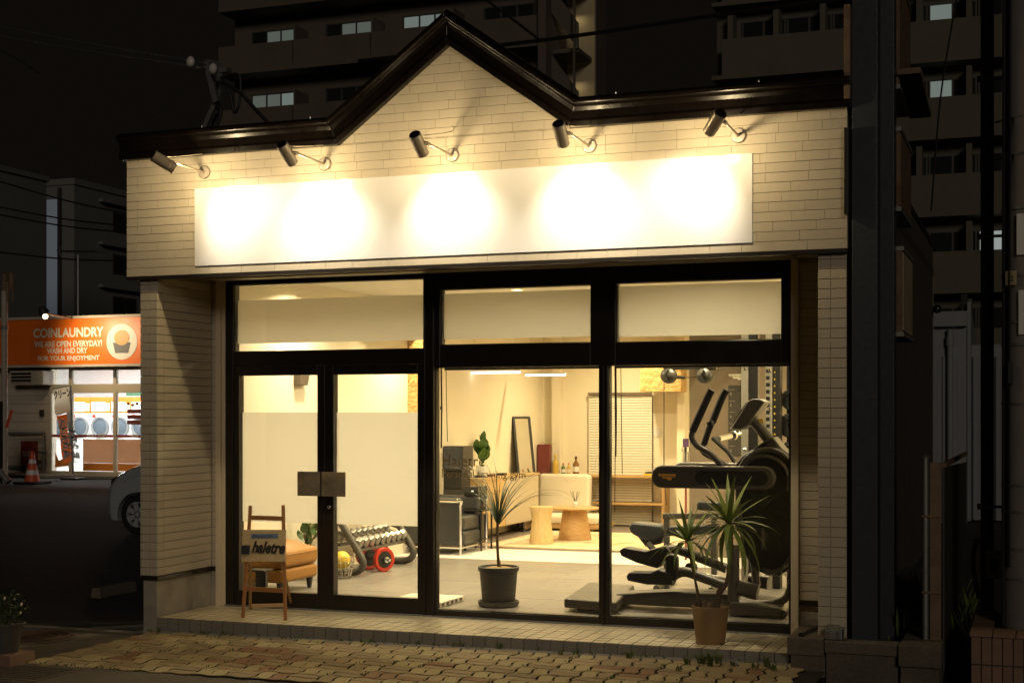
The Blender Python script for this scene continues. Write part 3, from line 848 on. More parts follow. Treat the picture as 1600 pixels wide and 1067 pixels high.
MB().lathe([(0, 0), (.098, 0), (.102, .004), (.128, .242), (.130, .262), (.122, .264), (.116, .24), (.112, .225)], yc, 36).build('pot', m_terra, yu, smooth=True)
MB().lathe([(.115, .226), (.06, .236), (0, .238)], yc, 24).build('soil', m_soil, yu, smooth=True)
rock = MB()
for k in range(12):
    a_ = random.uniform(0, 6.28); r_ = random.uniform(.03, .1)
    rock.ball((yc.x+r_*math.cos(a_), yc.y+r_*math.sin(a_), yc.z+.238), random.uniform(.008, .018), 7, 5, (1, 1, .6))
rock.build('stones', m_bark, yu, smooth=True)
def yP(px, py): return P(px, py, yc.y)
t1 = smoothpath([yP(1093, 948), yP(1088, 915), yP(1079, 872), yP(1074.5, 845)], 5)
MB().tube(t1, [.011]*6 + [.009]*(len(t1)-6), 8).build('trunk', m_bark, yu, smooth=True)
t2 = smoothpath([yP(1119, 950), yP(1124, 925), yP(1133, 915), yP(1138, 890), yP(1139.5, 850), yP(1139, 815)], 5)
rr = [.022]*8 + [.015]*4 + [.012]*(len(t2)-12)
tb = MB().tube(t2, rr, 9)
for k in range(7):
    q = t2[k]; tb.lathe([(.024, -.003), (.026, 0), (.024, .003)], q, 10, (t2[k+1]-t2[k]))
tb.tube([yP(1101, 948), yP(1100, 938)], [.020, .017], 9)
tb.build('trunk', m_bark, yu, smooth=True)
def crown(at, n, L, wd, parent, mat, seed, lo=-.5, hi=1.45):
    rnd = random.Random(seed)
    ms = [blade(L*f, wd, R(d)).mesh('leaf', mat, True) for f, d in ((1, 12), (.9, 30), (1.05, 55), (.72, 8), (.95, 80))]
    for k in range(n):
        az = k*2.39996 + rnd.uniform(-.3, .3)
        el = hi - (hi-lo)*((k+.5)/n)**.8 + rnd.uniform(-.15, .15)
        me = ms[0] if el > 1.0 else ms[rnd.choice((0, 1, 3))] if el > .3 else ms[rnd.choice((1, 2))] if el > -.1 else ms[rnd.choice((2, 4))]
        d = Vector((math.cos(az)*math.cos(el), math.sin(az)*math.cos(el), math.sin(el)))
        # leaf runs along local z; its droop goes towards local +x -> turn +x away from the stem
        z = d; out = Vector((math.cos(az), math.sin(az), 0)); xax = (out*.6 - Vector((0, 0, 1))*.8); xax = (xax - z*xax.dot(z)).normalized()
        y = z.cross(xax)
        o = piece('leaf', me, parent, Vector(at) + d*.008)
        o.rotation_euler = Matrix((xax, y, z)).transposed().to_euler()
        s_ = rnd.uniform(.8, 1.1); o.scale = (1, 1, s_)
crown(yP(1074.5, 846), 34, .30, .032, yu, m_leaf, 5, -.35)
crown(yP(1139, 818), 40, .41, .040, yu, m_leaf, 8, -.85)

pp = thing('ponytail_palm', 'thin arching ponytail palm in a dark grey pot behind the middle window', 'potted plant', G(779, 946, FLZ))
pc = W[pp.name]
MB().lathe([(0, 0), (.155, 0), (.168, .012), (.172, .045), (.160, .045), (.150, .02), (0, .02)], pc, 36).build('saucer', m_greypot, pp, smooth=True)
MB().lathe([(0, .022), (.130, .022), (.136, .03), (.158, .29), (.168, .292), (.172, .325), (.160, .328), (.150, .29), (.147, .27)], pc, 36).build('pot', m_greypot, pp, smooth=True)
MB().lathe([(.149, .305), (.08, .322), (0, .325)], pc, 24).build('soil', m_pebble, pp, smooth=True)
def pP(px, py): return P(px, py, pc.y)
tp = smoothpath([pP(781, 889), pP(778, 868), pP(777, 835), pP(778, 815)], 5)
MB().tube(tp, [.026, .021, .018, .016, .014] + [.012]*(len(tp)-5), 9).build('trunk', m_bark, pp, smooth=True)
rnd = random.Random(3)
ct = pP(778, 822)
for k in range(48):
    az = k*2.39996 + rnd.uniform(-.25, .25); el = rnd.choice((1.45, 1.35, 1.25, 1.1, .9))
    L = rnd.uniform(.36, .72) if k % 6 else rnd.uniform(.8, 1.0)
    d = Vector((math.cos(az)*math.cos(el), math.sin(az)*math.cos(el), math.sin(el)))
    if math.sin(az) < -.35: az = -az
    d = Vector((math.cos(az)*math.cos(el), math.sin(az)*math.cos(el), math.sin(el)))
    hp = Vector((math.cos(az), math.sin(az), 0)); n = 12; p = ct.copy(); vs = []; fs = []
    e = el
    for i in range(n+1):
        t = i/n
        if i: e -= (1.4 + (1.35-el)*.5 + rnd.uniform(-.1, .1)) * L*1.9/n * (t**.8) ; p = p + (hp*math.cos(e) + Vector((0, 0, 1))*math.sin(e))*(L/n)
        wv = .0115*(1-t)**.8 + .0015
        sd = Vector((-hp.y, hp.x, 0))
        if p.y < YG+.03: p.y = YG+.03
        if p.z < FLZ+.02: p.z = FLZ + .02
        vs += [p - sd*wv/2 + Vector((0, 0, wv*.25)), p.copy(), p + sd*wv/2 + Vector((0, 0, wv*.25))]
    for i in range(n):
        for q in (0, 1): fs.append((i*3+q, i*3+q+1, i*3+q+4, i*3+q+3))
    MB().add(vs, fs).build('leaf', m_leafdark, pp, smooth=True)

# ------------------------------------------------------------------ weeds along the joints
wd = MB(); rnd = random.Random(9)
def tuft(x, y, z, n, h):
    for k in range(n):
        a_ = rnd.uniform(0, 6.28); l = h*rnd.uniform(.5, 1.2); t = rnd.uniform(.2, .9); ww = rnd.uniform(.002, .007)
        b = Vector((x+rnd.uniform(-.02, .02), y+rnd.uniform(-.012, .012), z))
        m_ = b + Vector((math.cos(a_)*l*.4*t, math.sin(a_)*l*.4*t, l*.6)); e = b + Vector((math.cos(a_)*l*t, math.sin(a_)*l*t, l*.8))
        s_ = Vector((-math.sin(a_), math.cos(a_), 0))*ww
        wd.add([b-s_*.4, b+s_*.4, m_+s_, m_-s_, e], [(0, 1, 2, 3), (3, 2, 4)])
for px, py, n, h in ((1075, 1041, 26, .07), (1095, 1040, 34, .08), (1110, 1044, 40, .12), (1122, 1040, 26, .09), (1145, 1044, 16, .05), (1180, 1048, 18, .07), (1198, 1046, 22, .09), (980, 1030, 14, .06), (985, 1030, 12, .07), (720, 1006, 10, .05), (730, 1007, 12, .06), (786, 1012, 22, .06), (672, 1000, 12, .05), (596, 996, 8, .05), (370, 983, 14, .05), (338, 981, 9, .04), (248, 984, 12, .05), (876, 1024, 9, .05), (900, 1024, 12, .06), (840, 1018, 8, .04), (490, 994, 9, .03), (540, 998, 9, .03), (1210, 1052, 14, .06), (1060, 1052, 10, .05), (300, 985, 7, .03), (410, 990, 6, .03), (640, 1003, 7, .03)):
    q = G(px, py, .02); tuft(q.x, min(q.y, -.012), gz(q.x), n, h)
for k in range(90):
    x = random.uniform(XL, XR); tuft(x, -random.uniform(.005, .07), gz(x)+.003, 3, .025)
for k in range(120):
    i_, j_ = random.randrange(2, 23), random.randrange(1, 7)
    tuft(XL+.01+i_*C2+random.uniform(-.004, .004), -1.568+j_*C2+random.uniform(-.1, .1), gz(XL+i_*C2), 3, .02)
for k in range(60):
    x = random.uniform(-7.9, -5.5); tuft(x, -1.555, -.015, 5, .04)
tag(wd.build('weeds', m_weed), kind='stuff')

# ------------------------------------------------------------------ flower pot on a brick, at the left
fp = thing('flower_pot', 'grey flower pot with a small bushy flowering plant on red bricks', 'potted plant', (-7.07, -1.12, .075))
fc = G(8, 1018, .075); fp.location = fc; W[fp.name] = fc
MB().lathe([(0, 0), (.085, 0), (.12, .19), (.128, .192), (.128, .205), (.115, .205), (.105, .18), (0, .18)], fc, 28).build('pot', m_greypot, fp, smooth=True)
lf = MB(); fl = MB(); rnd = random.Random(4)
for k in range(330):
    d = Vector((rnd.gauss(0, 1), rnd.gauss(0, 1), rnd.gauss(.35, .8))).normalized()*rnd.uniform(.05, .17)
    c = fc + Vector((0, 0, .27)) + Vector((d.x, d.y, d.z*.95)); u_ = Vector((rnd.gauss(0, 1), rnd.gauss(0, 1), rnd.gauss(0, 1))).normalized(); v_ = u_.orthogonal().normalized()
    s_ = rnd.uniform(.008, .019)
    (fl if rnd.random() < .09 else lf).add([c-u_*s_, c+v_*s_*.5, c+u_*s_, c-v_*s_*.5], [(0, 1, 2, 3)])
for k in range(9):
    a_ = rnd.uniform(0, 6.28); lf.tube([fc+Vector((0, 0, .17)), fc+Vector((math.cos(a_)*.05, math.sin(a_)*.05, .3)), fc+Vector((math.cos(a_)*.12, math.sin(a_)*.12, .40))], .003, 4)
lf.build('foliage', m_leafdark, fp); fl.build('blossoms', m_flagcr, fp)
bk = thing('brick_stand', 'two red bricks lying flat under the flower pot', 'bricks', fc - Vector((0, 0, .085)))
for dx in (-.055, .055): MB().box(fc.x+dx-.053+.04, fc.x+dx+.053+.04, fc.y-.13, fc.y+.13, -.02, .0745).build('brick', m_brick, bk, bevel=.005)

# ------------------------------------------------------------------ right edge: kerb blocks, steel column, signs, poles
kb = thing('block_kerb', 'rough grey concrete block planter edge beside the porch', 'planter wall', (-1.1, 0, 0))
cx0 = P(1228, 1000, -.02).x
def blk(x0, x1, y0_, y1_, z0, z1, nm='block'): MB().box(x0, x1, y0_, y1_, z0, z1).build(nm, m_concdark, kb, bevel=.007)
blk(-1.545, -1.305, -.16, .78, .13, .245, 'coping_block')
blk(-1.525, -1.30, -.13, .78, -.05, .128)
blk(-1.30, -.83, -.16, -.02, .155, .235, 'coping_block')
blk(-1.295, -.835, -.13, -.03, -.05, .153)
blk(-.825, -.56, -.20, .16, .10, .24, 'coping_block'); blk(-.825, -.56, .165, 1.6, .10, .24, 'coping_block')
blk(-.815, -.575, -.16, 1.6, -.05, .098)
struct(MB().box(-1.30, -.83, -.02, 6.0, -.05, .12).build('planter_soil', m_soil))
stk = MB().tube([(-1.46, -.10, .258), (-1.38, .45, .262)], .011, 8).tube([(-1.462, -.115, .258), (-1.457, -.08, .258)], .016, 8).build('umbrella_stick', m_black, smooth=True)
tag(stk, 'black stick lying along the top of the concrete blocks', 'stick')
bxm = thing('metal_case', 'small dented metal case with a handle standing beside the steel column', 'case', (-1.24, -.08, .24))
MB().box(-1.30, -1.19, -.13, .30, .238, .305).build('body', m_galv, bxm, bevel=.006)
MB().tube([(-1.285, -.125, .306), (-1.285, -.125, .335), (-1.205, -.125, .335), (-1.205, -.125, .306)], .005, 6).build('handle', m_galv, bxm, smooth=True)
for xx in (-1.275, -1.215): MB().box(xx-.009, xx+.009, -.138, -.131, .25, .29).build('latch', m_steel, bxm)
# column next to the shop front, in two members with rungs of sign frames
sc_ = thing('steel_column', 'dark blue grey steel column standing in the planter by the porch', 'column', (-1.0, .0, .12))
c0, c1 = P(1331, 900, -.05), P(1371, 900, -.05)
MB().box(c0.x, c1.x, -.05, .14, .1, 7.5).build('post', m_steelpaint, sc_, bevel=.004)
c2, c3 = P(1374, 900, .55), P(1398, 900, .55)
sd_ = thing('rear_column', 'second, dimmer steel column behind the front one, carrying the old signs', 'column', (c2.x, .55, .12))
MB().box(c2.x, c3.x, .5, .68, .1, 7.5).build('post', m_steelpaint, sd_, bevel=.004)
for z in (3.0, 3.85, 4.9, 2.35): MB().box(c0.x+.03, c0.x+.08, .14, .5, z, z+.05).build('brace', m_steelpaint, sd_)
def oldsign(px0, px1, py0, py1, ya, yb2, label, face, hood=True):
    a, b = P(px0, py1, ya), P(px0, py0, ya)
    x0 = a.x; x1 = x0 + .10
    s_ = thing('projecting_sign', label, 'sign', (x0, (ya+yb2)/2, a.z), 'old light box signs on the rear column')
    MB().box(x0, x1, ya, yb2, a.z, b.z).build('box', m_rust, s_, bevel=.006)
    MB().box(x1, x1+.006, ya+.03, yb2-.03, a.z+.04, b.z-.04).build('face', face, s_)
    for z in (a.z, b.z-.025): MB().box(x0-.006, x1+.012, ya-.008, yb2+.008, z-.004, z+.026).build('rim', m_galv, s_)
    MB().box(x0-.10, x0, ya+.1, ya+.13, a.z+.1, a.z+.13).box(x0-.10, x0, ya+.1, ya+.13, b.z-.14, b.z-.11).build('bracket', m_steelpaint, s_)
    return s_
oldsign(1381, 1396, -40, 140, .75, 1.75, 'topmost rusty projecting light box sign behind the steel column', m_rust)
oldsign(1383, 1400, 200, 330, .75, 1.7, 'middle rusty projecting light box sign behind the steel column', m_rust)
s3 = oldsign(1387, 1402, 386, 525, .75, 1.6, 'lowest projecting sign with a pale weathered yellow face', m_signold)
hd = MB().add([(c3.x-.0, .72, 4.12), (c3.x+.16, .72, 4.12), (c3.x+.16, 1.8, 4.02), (c3.x-.0, 1.8, 4.02), (c3.x-.0, .72, 4.16), (c3.x+.16, .72, 4.16), (c3.x+.16, 1.8, 4.05), (c3.x, 1.8, 4.05)], [(0, 3, 2, 1), (4, 5, 6, 7), (0, 1, 5, 4), (1, 2, 6, 5), (2, 3, 7, 6), (3, 0, 4, 7)])
hd.build('lower_hood', m_rust, bpy.data.objects['projecting_sign'])
sl = MB().box(P(1319, 20, -.1).x, P(1329, 20, -.1).x, -.12, .0, P(1324, 155, -.1).z, P(1324, 8, -.1).z).build('box', m_rust, None, bevel=.004)
sl.name = 'cable_box'; tag(sl, 'narrow rusty upright box mounted high against the steel column', 'junction box')
W[sl.name] = Vector(sl.location)
s5 = MB().box(P(1319, 20, -.1).x, P(1326, 20, -.1).x, -.12, -.055, P(1324, 335, -.1).z, P(1324, 200, -.1).z).build('wall_box', m_flash, None, bevel=.004)
tag(s5, 'narrow black box fixed to the siding beside the steel column', 'junction box')
# gate post and rusty sheet gate
gp = thing('metal_fence', 'low rusty sheet metal fence with a round post behind the block planter', 'fence', P(1455, 1060, -.25) * 1)
gpos = G(1446, 1060, -.02)
gx, gy = P(1446, 1000, .1).x, .1
MB().tube([(gx, gy, -.05), (gx, gy, P(1446, 716, gy).z)], .022, 10).lathe([(.026, 0), (.028, .012), (0, .03)], (gx, gy, P(1446, 716, gy).z), 10).build('post', m_galv, gp, smooth=True)
MB().box(gx+.028, gx+.10, gy-.02, gy+.02, .0, P(1446, 722, gy).z).build('post', m_rust, gp, bevel=.003)
zt_ = P(1446, 728, gy).z
for k in range(16):
    ya_ = gy + .03 + k*.20
    MB().box(gx+.105, gx+.118, ya_, ya_+.192, .02, zt_-.01-.004*k).build('panel', m_corr, gp, bevel=.003)
MB().box(gx+.10, gx+.13, gy+.03, gy+3.25, zt_-.008, zt_+.02).build('rail', m_rust, gp)
for z in (.55, 1.05): MB().tube([(gx-.022, gy-.02, z), (gx+.10, gy-.025, z)], .008, 6).build('band', m_rust, gp)
# brick planter and concrete utility pole
bp_ = thing('brick_planter', 'low reddish tile-faced planter at the foot of the concrete utility pole', 'planter', (-.25, .1, 0))
bx0, by0 = P(1517, 1000, -.15).x, -.15
zt2_ = P(1520, 992, by0).z
MB().box(bx0+.012, bx0+1.2, by0+.012, by0+1.3, -.05, zt2_-.02).build('core', m_grout, bp_)
zz = zt2_ - .005
vt = MB().box(.003, .060, 0, .014, .003, .172).mesh('brick', m_brick)
for r_ in range(3):
    for k in range(18): piece('brick', vt, bp_, (bx0 + k*.0635, by0-.002, zz-.178-r_*.178))
vs_ = MB().box(0, .014, .003, .060, .003, .172).mesh('brick', m_brick)
ctop = MB().box(.003, .137, .003, .30, 0, .016).mesh('coping_tile', m_brick)
for k in range(8):
    piece('coping_tile', ctop, bp_, (bx0-.01+k*.14, by0-.014, zz))
    if k: piece('coping_tile', ctop, bp_, (bx0-.01, by0-.014+k*.305, zz)) if k < 4 else None
struct(MB().box(bx0+.15, bx0+1.1, by0+.3, by0+1.2, -.02, zz-.03).build('planter_fill', m_soil))
up = thing('utility_pole', 'thick grey concrete utility pole with steel bands and plates, cut by the frame', 'utility pole', (0, 0, 0))
ux = P(1566, 800, .45).x + .165
up.location = (ux, .45, zz); W[up.name] = Vector((ux, .45, zz))
MB().lathe([(.168, 0), (.148, 9.0)], (ux, .45, -.05), 40).build('pole', m_pole, up, smooth=True)
for py in (325, 430, 503, 538, 630, 758, 800, 858, 905):
    z = P(1590, py, .30).z; MB().lathe([(.163, -.008), (.172, -.008), (.172, .008), (.163, .008)], (ux, .45, z), 36).build('band', m_galv, up, smooth=True)
MB().tube([(ux-.158, .36, zz), (ux-.148, .37, 8.5)], .012, 6).build('conduit', m_wire, up)
MB().tube([(ux-.12, .31, zz+.4), (ux-.115, .312, 2.9), (ux-.10, .315, 8.5)], .010, 6).build('cable', m_wire, up)
def plate(px, py, w_, h_, nm, mt):
    q = P(px, py, .275); a_ = math.asin(max(-1, min(1, (q.x - ux)/.172)))
    o = MB().box(-w_/2, w_/2, -.004, .004, -h_/2, h_/2).build(nm, mt, up, at=W[up.name] if False else None)
    return o
def plate2(px, py, w_, h_, mt, txt=None):
    q = P(px, py, .28); dx = max(-.165, min(.165, q.x - ux)); y_ = .45 - math.sqrt(max(0, .176**2 - dx*dx))
    a_ = math.atan2(dx, .45 - y_)
    m_ = MB().box(-w_/2, w_/2, -.004, .004, -h_/2, h_/2)
    me = m_.mesh('number_plate', mt)
    o = piece('number_plate', me, up, (ux+dx*1.02, y_-.006, q.z), (0, 0, a_))
    if txt:
        t = text(txt, .05, (0, 0, 0), FRONT, m_print_dark, None, 'plate_lettering', 'CENTER')
        t.parent = o; t.location = (0, -.006, -.02)
plate2(1580, 434, .085, .095, m_signold, '22')
plate2(1600, 366, .09, .27, m_white); plate2(1603, 488, .09, .29, m_white)
MB().box(ux-.125, ux-.095, .27, .31, P(1574, 600, .3).z, P(1574, 567, .3).z).build('clamp', m_black, up)
MB().tube([(ux-.17, .40, P(1566, 430, .4).z), (ux+.4, .40, P(1566, 425, .4).z)], .006, 6).build('step_bolt', m_steel, up)
# slim black pole with pipes and gas meter
bp2 = thing('black_pole', 'slim black pole with wall brackets standing left of the concrete utility pole', 'pole', P(1543, 960, 1.2))
q0_, q1_ = P(1532, 500, 1.2), P(1553, 500, 1.2)
MB().tube([((q0_.x+q1_.x)/2, 1.2, -.05), ((q0_.x+q1_.x)/2, 1.2, 7)], (q1_.x-q0_.x)/2, 16).build('post', m_polebl, bp2, smooth=True)
for py in (128, 372, 790): 
    z = P(1545, py, 1.2).z; MB().tube([(q0_.x-.01, 1.10, z), (q1_.x+.16, 1.10, z)], .012, 6).box(q0_.x-.02, q0_.x+.02, 1.08, 1.12, z-.02, z+.02).build('bracket', m_galv, bp2)
mt_ = thing('valve_meter', 'small brass and grey meter fixed beside the black pole', 'meter', P(1540, 880, 1.1))
mq = P(1541, 880, 1.1)
MB().box(mq.x+.0, mq.x+.10, 1.05, 1.10, mq.z-.10, mq.z+.10).build('body', m_galv, mt_, bevel=.006)
MB().box(mq.x+.03, mq.x+.07, 1.04, 1.051, mq.z-.05, mq.z+.04).build('window', m_print_dark, mt_)
MB().tube(smoothpath([(mq.x-.05, 1.08, mq.z-.25), (mq.x-.09, 1.08, mq.z), (mq.x-.06, 1.08, mq.z+.16), (mq.x+.02, 1.08, mq.z+.17)], 5), .016, 8).build('pipe', m_rust, mt_, smooth=True)
MB().lathe([(.022, 0), (.028, .01), (.022, .03), (0, .034)], (mq.x-.06, 1.07, mq.z+.165), 12, (0, -1, 0)).build('valve', m_goldprint, mt_, smooth=True)
# undergrowth in the dark gap
ug = MB(); rnd = random.Random(21)
for k in range(420):
    x = rnd.uniform(-.82+.0, -.45) if k % 2 else rnd.uniform(-1.1, -.84); y = rnd.uniform(.4, 3.5)
    b = Vector((x, y, .12)); l = rnd.uniform(.08, .3); a_ = rnd.uniform(0, 6.28)
    e = b + Vector((math.cos(a_)*l*.5, math.sin(a_)*l*.5, l)); s_ = Vector((-math.sin(a_), math.cos(a_), 0))*rnd.uniform(.004, .012)
    ug.add([b, (b+e)/2 + s_, e, (b+e)/2 - s_], [(0, 1, 2, 3)])
tag(ug.build('undergrowth', m_weed), kind='stuff')
# ------------------------------------------------------------------ room: lights
DL = [(808, 450), (1098, 441), (921, 452)]
dpos = [G(808, 452, CLZ), G(1098, 443, CLZ), Vector((-6.35, 2.55, CLZ)), Vector((-6.30, 4.85, CLZ)), Vector((-5.2, 2.4, CLZ)), Vector((-2.6, 6.4, CLZ)), Vector((-4.4, 7.6, CLZ)), Vector((-5.3, 8.9, CLZ)), Vector((-2.4, 9.2, CLZ)), Vector((-2.3, 2.0, CLZ)), Vector((-2.0, 4.6, CLZ)), Vector((-3.7, 2.2, CLZ))]  # downlights by the elliptical trainer and cable machine are added to brighten them
dlab = ['round ceiling downlight seen through the middle transom window', 'round ceiling downlight seen through the right transom window', 'ceiling downlight near the front washing the left wall', 'ceiling downlight washing the left wall beside the strand board', 'ceiling downlight above the entrance doors', 'ceiling downlight above the exercise machines', 'ceiling downlight above the round table', 'ceiling downlight above the drawer cabinet', 'ceiling downlight above the wall counter', 'ceiling downlight added to light the elliptical trainer', 'ceiling downlight added to light the taupe cable machine', 'ceiling downlight above the ponytail palm']
for q, lb_ in zip(dpos, dlab):
    d = thing('downlight', lb_, 'ceiling light', (q.x, q.y, CLZ), 'ceiling downlights in the room')
    MB().lathe([(.075, 0), (.075, -.006), (.058, -.010), (.055, -.002)], (q.x, q.y, CLZ-.001), 24, (0, 0, 1), False).build('trim', m_white, d, smooth=True)
    MB().lathe([(0, -.004), (.055, -.004)], (q.x, q.y, CLZ-.001), 24).build('lens', m_downlight, d)
    a = lamp('downlight_lamp', 'AREA', (q.x, q.y, CLZ-.016), (38 if q.y < 3 else 52), ((1.0, .84, .52) if q.y < 3 else WARM), d, None, shape='DISK', size=.11)
    a.data.spread = R(150)
for px, py, L, lab in ((772, 582, .62, 'left slim linear pendant light hanging over the lounge'), (852, 586, .50, 'right slim linear pendant light hanging over the lounge')):
    q = P(px, py, 7.3 if px < 800 else 8.6)
    t_ = thing('pendant_light', lab, 'pendant light', q, 'linear pendant lights')
    MB().box(q.x-L*.58, q.x+L*.58, q.y-.02, q.y+.02, q.z+.012, q.z+.03).build('housing', m_white, t_)
    MB().box(q.x-L*.57, q.x+L*.57, q.y-.018, q.y+.018, q.z-.012, q.z+.0115).build('diffuser', m_tubelight, t_, bevel=.006)
    for s_ in (-1, 1): MB().tube([(q.x+s_*L*.45, q.y, q.z+.03), (q.x+s_*L*.45, q.y, CLZ)], .003, 5).build('wire', m_white, t_)

# ------------------------------------------------------------------ room: by the doors
ot = thing('ottoman', 'square orange leather ottoman in two tiers behind the door glass', 'ottoman', (-6.45, 1.7, FLZ))
ox0, ox1, oy0, oy1 = -6.775, -6.19, 1.36, 2.02
for xx, yy in ((ox0+.06, oy0+.06), (ox1-.06, oy0+.06), (ox0+.06, oy1-.06), (ox1-.06, oy1-.06)):
    MB().lathe([(.018, 0), (.034, .10)], (xx, yy, FLZ), 12).build('leg', m_darkgrey, ot, smooth=True)
MB().box(ox0, ox1, oy0, oy1, FLZ+.10, FLZ+.222).build('base', m_orange, ot, bevel=.035, seg=4)
cu = MB(); n = 12; vs = []; fs = []
top_ = lambda u, v: 0.376 + .085*(1-abs(2*u-1)**3)*(1-abs(2*v-1)**3)
cu.box(ox0-.004, ox1+.006, oy0-.006, oy1+.004, FLZ+.226, FLZ+.385)
for i in range(n+1):
    for j in range(n+1):
        u, v = i/n, j/n
        vs.append((ox0+.02+(ox1-ox0-.04)*u, oy0+.02+(oy1-oy0-.04)*v, FLZ+(top_(u, v) if 0 < i < n and 0 < j < n else .372)))
for i in range(n):
    for j in range(n): fs.append((i*(n+1)+j, (i+1)*(n+1)+j, (i+1)*(n+1)+j+1, i*(n+1)+j+1))
cu.build('cushion', m_orange, ot, bevel=.05, seg=5)
MB().add(vs, fs).build('cushion_top', m_orange, ot, smooth=89)
MB().tube([(ox0, oy0-.004, FLZ+.345), (ox1-.02, oy0-.006, FLZ+.345), (ox1+.006, oy0+.02, FLZ+.345), (ox1+.006, oy1, FLZ+.345)], .005, 6).build('piping', m_orange, ot, smooth=True)
st = thing('display_stand', 'small black metal stand with a flat top on the floor in front of the ottoman', 'stand', (-6.2, 1.1, FLZ))
a0, a1 = P(393, 888, 1.12), P(420, 884, 1.12)
MB().box(a0.x, a1.x, 1.04, 1.20, a0.z-.018, a0.z).build('top', m_black, st, bevel=.003)
MB().box(a0.x+.05, a0.x+.10, 1.10, 1.14, FLZ, a0.z-.018).box(a1.x-.075, a1.x-.02, 1.10, 1.14, FLZ, a0.z-.018).build('leg', m_black, st, bevel=.002)
lp_ = thing('floor_plant', 'potted plant with round leathery leaves behind the orange ottoman', 'potted plant', (-6.60, 2.55, FLZ))
MB().lathe([(0, 0), (.10, 0), (.14, .24), (.13, .24), (.12, .2), (0, .2)], (-6.60, 2.55, FLZ), 20).build('pot', m_white, lp_, smooth=True)
def oval(L, wd):
    mb = MB(); vs = []; n = 8
    for i in range(n+1):
        t = i/n; w2 = wd*math.sin(math.pi*min(1, t*.97+.02))**.7/2; z = L*t; x = -.25*L*t*t
        vs += [(x+.12*w2, -w2, z), (x, 0, z), (x+.12*w2, w2, z)]
    return mb.add(vs, [(i*3+k, i*3+k+1, i*3+k+4, i*3+k+3) for i in range(n) for k in (0, 1)])
ovm = [oval(l, w_).mesh('leaf', m_leafgreen, True) for l, w_ in ((.11, .07), (.14, .085), (.09, .055))]
def leafy(parent, base, stems, seed, big=None):
    r_ = random.Random(seed); meshes = big or ovm
    for (dx, dy, h, nl) in stems:
        pts = smoothpath([base, base + Vector((dx*.3, dy*.3, h*.5)), base + Vector((dx, dy, h))], 5)
        MB().tube(pts, .007, 6).build('stem', m_bark if not big else m_leafgreen, parent, smooth=True)
        for k in range(nl):
            t = .3 + .7*(k+1)/nl; p = pts[min(len(pts)-1, int(t*(len(pts)-1)))]
            o = piece('leaf', r_.choice(meshes), parent, p)
            az = k*2.4 + r_.uniform(-.4, .4) + dx*20
            o.rotation_euler = (0, r_.uniform(.5, 1.15) if k < nl-1 else .15, az)
leafy(lp_, Vector((-6.60, 2.55, FLZ+.2)), [(.10, -.05, .48, 7), (.22, .0, .36, 6), (-.05, .1, .40, 5), (.02, -.12, .34, 5)], 2)
wb = MB()
q = P(462, 595, 2.7)
sb_ = thing('wall_speaker', 'small grey wedge shaped box hanging high on the left wall behind the door', 'speaker', (-6.72, 2.7, 1.95))
a, b = P(451, 602, 2.7), P(474, 602, 2.7)
MB().prism([(a.x, a.z), (b.x, a.z), (b.x+.03, P(474, 584, 2.7).z+.06), (a.x-.03, P(474, 584, 2.7).z+.06)], 2.62, 2.80).build('body', m_taupe, sb_, bevel=.006)
MB().tube([((a.x+b.x)/2, 2.71, P(474, 584, 2.7).z+.06), ((a.x+b.x)/2, 2.71, CLZ)], .012, 8).build('rod', m_white, sb_)
ac = thing('air_conditioner', 'white wall air conditioner near the ceiling seen through the left transom', 'air conditioner', (-6.65, 4.85, 2.6))
q = P(568, 462, 4.6)
MB().prism([(-6.775, 2.66), (-6.60, 2.66), (-6.54, 2.74), (-6.54, 2.90), (-6.57, 2.935), (-6.775, 2.935)], 4.42, 5.18).build('body', m_white, ac, bevel=.012)
MB().box(-6.60, -6.57, 4.47, 5.13, 2.662, 2.70).build('vent', m_darkgrey, ac)
# dumbbell rack along the left wall
dr = thing('dumbbell_rack', 'grey tubular two tier dumbbell rack along the left wall', 'rack', (-6.45, 3.5, FLZ))
for yy in (2.92, 4.12):
    pth = smoothpath([(-6.74, yy, 1.02), (-6.58, yy, .90), (-6.42, yy, .66), (-6.24, yy, .40), (-6.175, yy, .27), (-6.235, yy, .19), (-6.40, yy, .176), (-6.74, yy, .176)], 6)
    MB().tube(pth, .036, 12).build('end_frame', m_graphite, dr, smooth=True)
    MB().tube([(-6.60, yy, .18), (-6.58, yy, .60), (-6.30, yy, .52)], .024, 10).build('brace', m_graphite, dr, smooth=True)
tiers = [(-6.36, .475, .30), (-6.58, .83, .30)]
for cx, z, sl_ in tiers:
    for dx in (-.09, .09): MB().box(cx+dx-.022, cx+dx+.022, 2.93, 4.11, z-.055-dx*sl_-.02, z-.045-dx*sl_).build('tray_rail', m_graphite, dr)
hexd = thing('dumbbell', '', 'dumbbell', (0, 0, 0), 'chrome dumbbells on the rack')
W['dumbbell'] = Vector((0, 0, 0))
for s_ in (-1, 1): MB().lathe([(.025, -.034), (.054, -.030), (.058, -.02), (.058, .02), (.054, .030), (.025, .034)], (s_*.105, 0, 0), 6, (1, 0, 0)).build('head', m_hexsteel, hexd, bevel=.003)
MB().tube([(-.075, 0, 0), (.075, 0, 0)], .015, 10).build('handle', m_chrome, hexd, smooth=True)
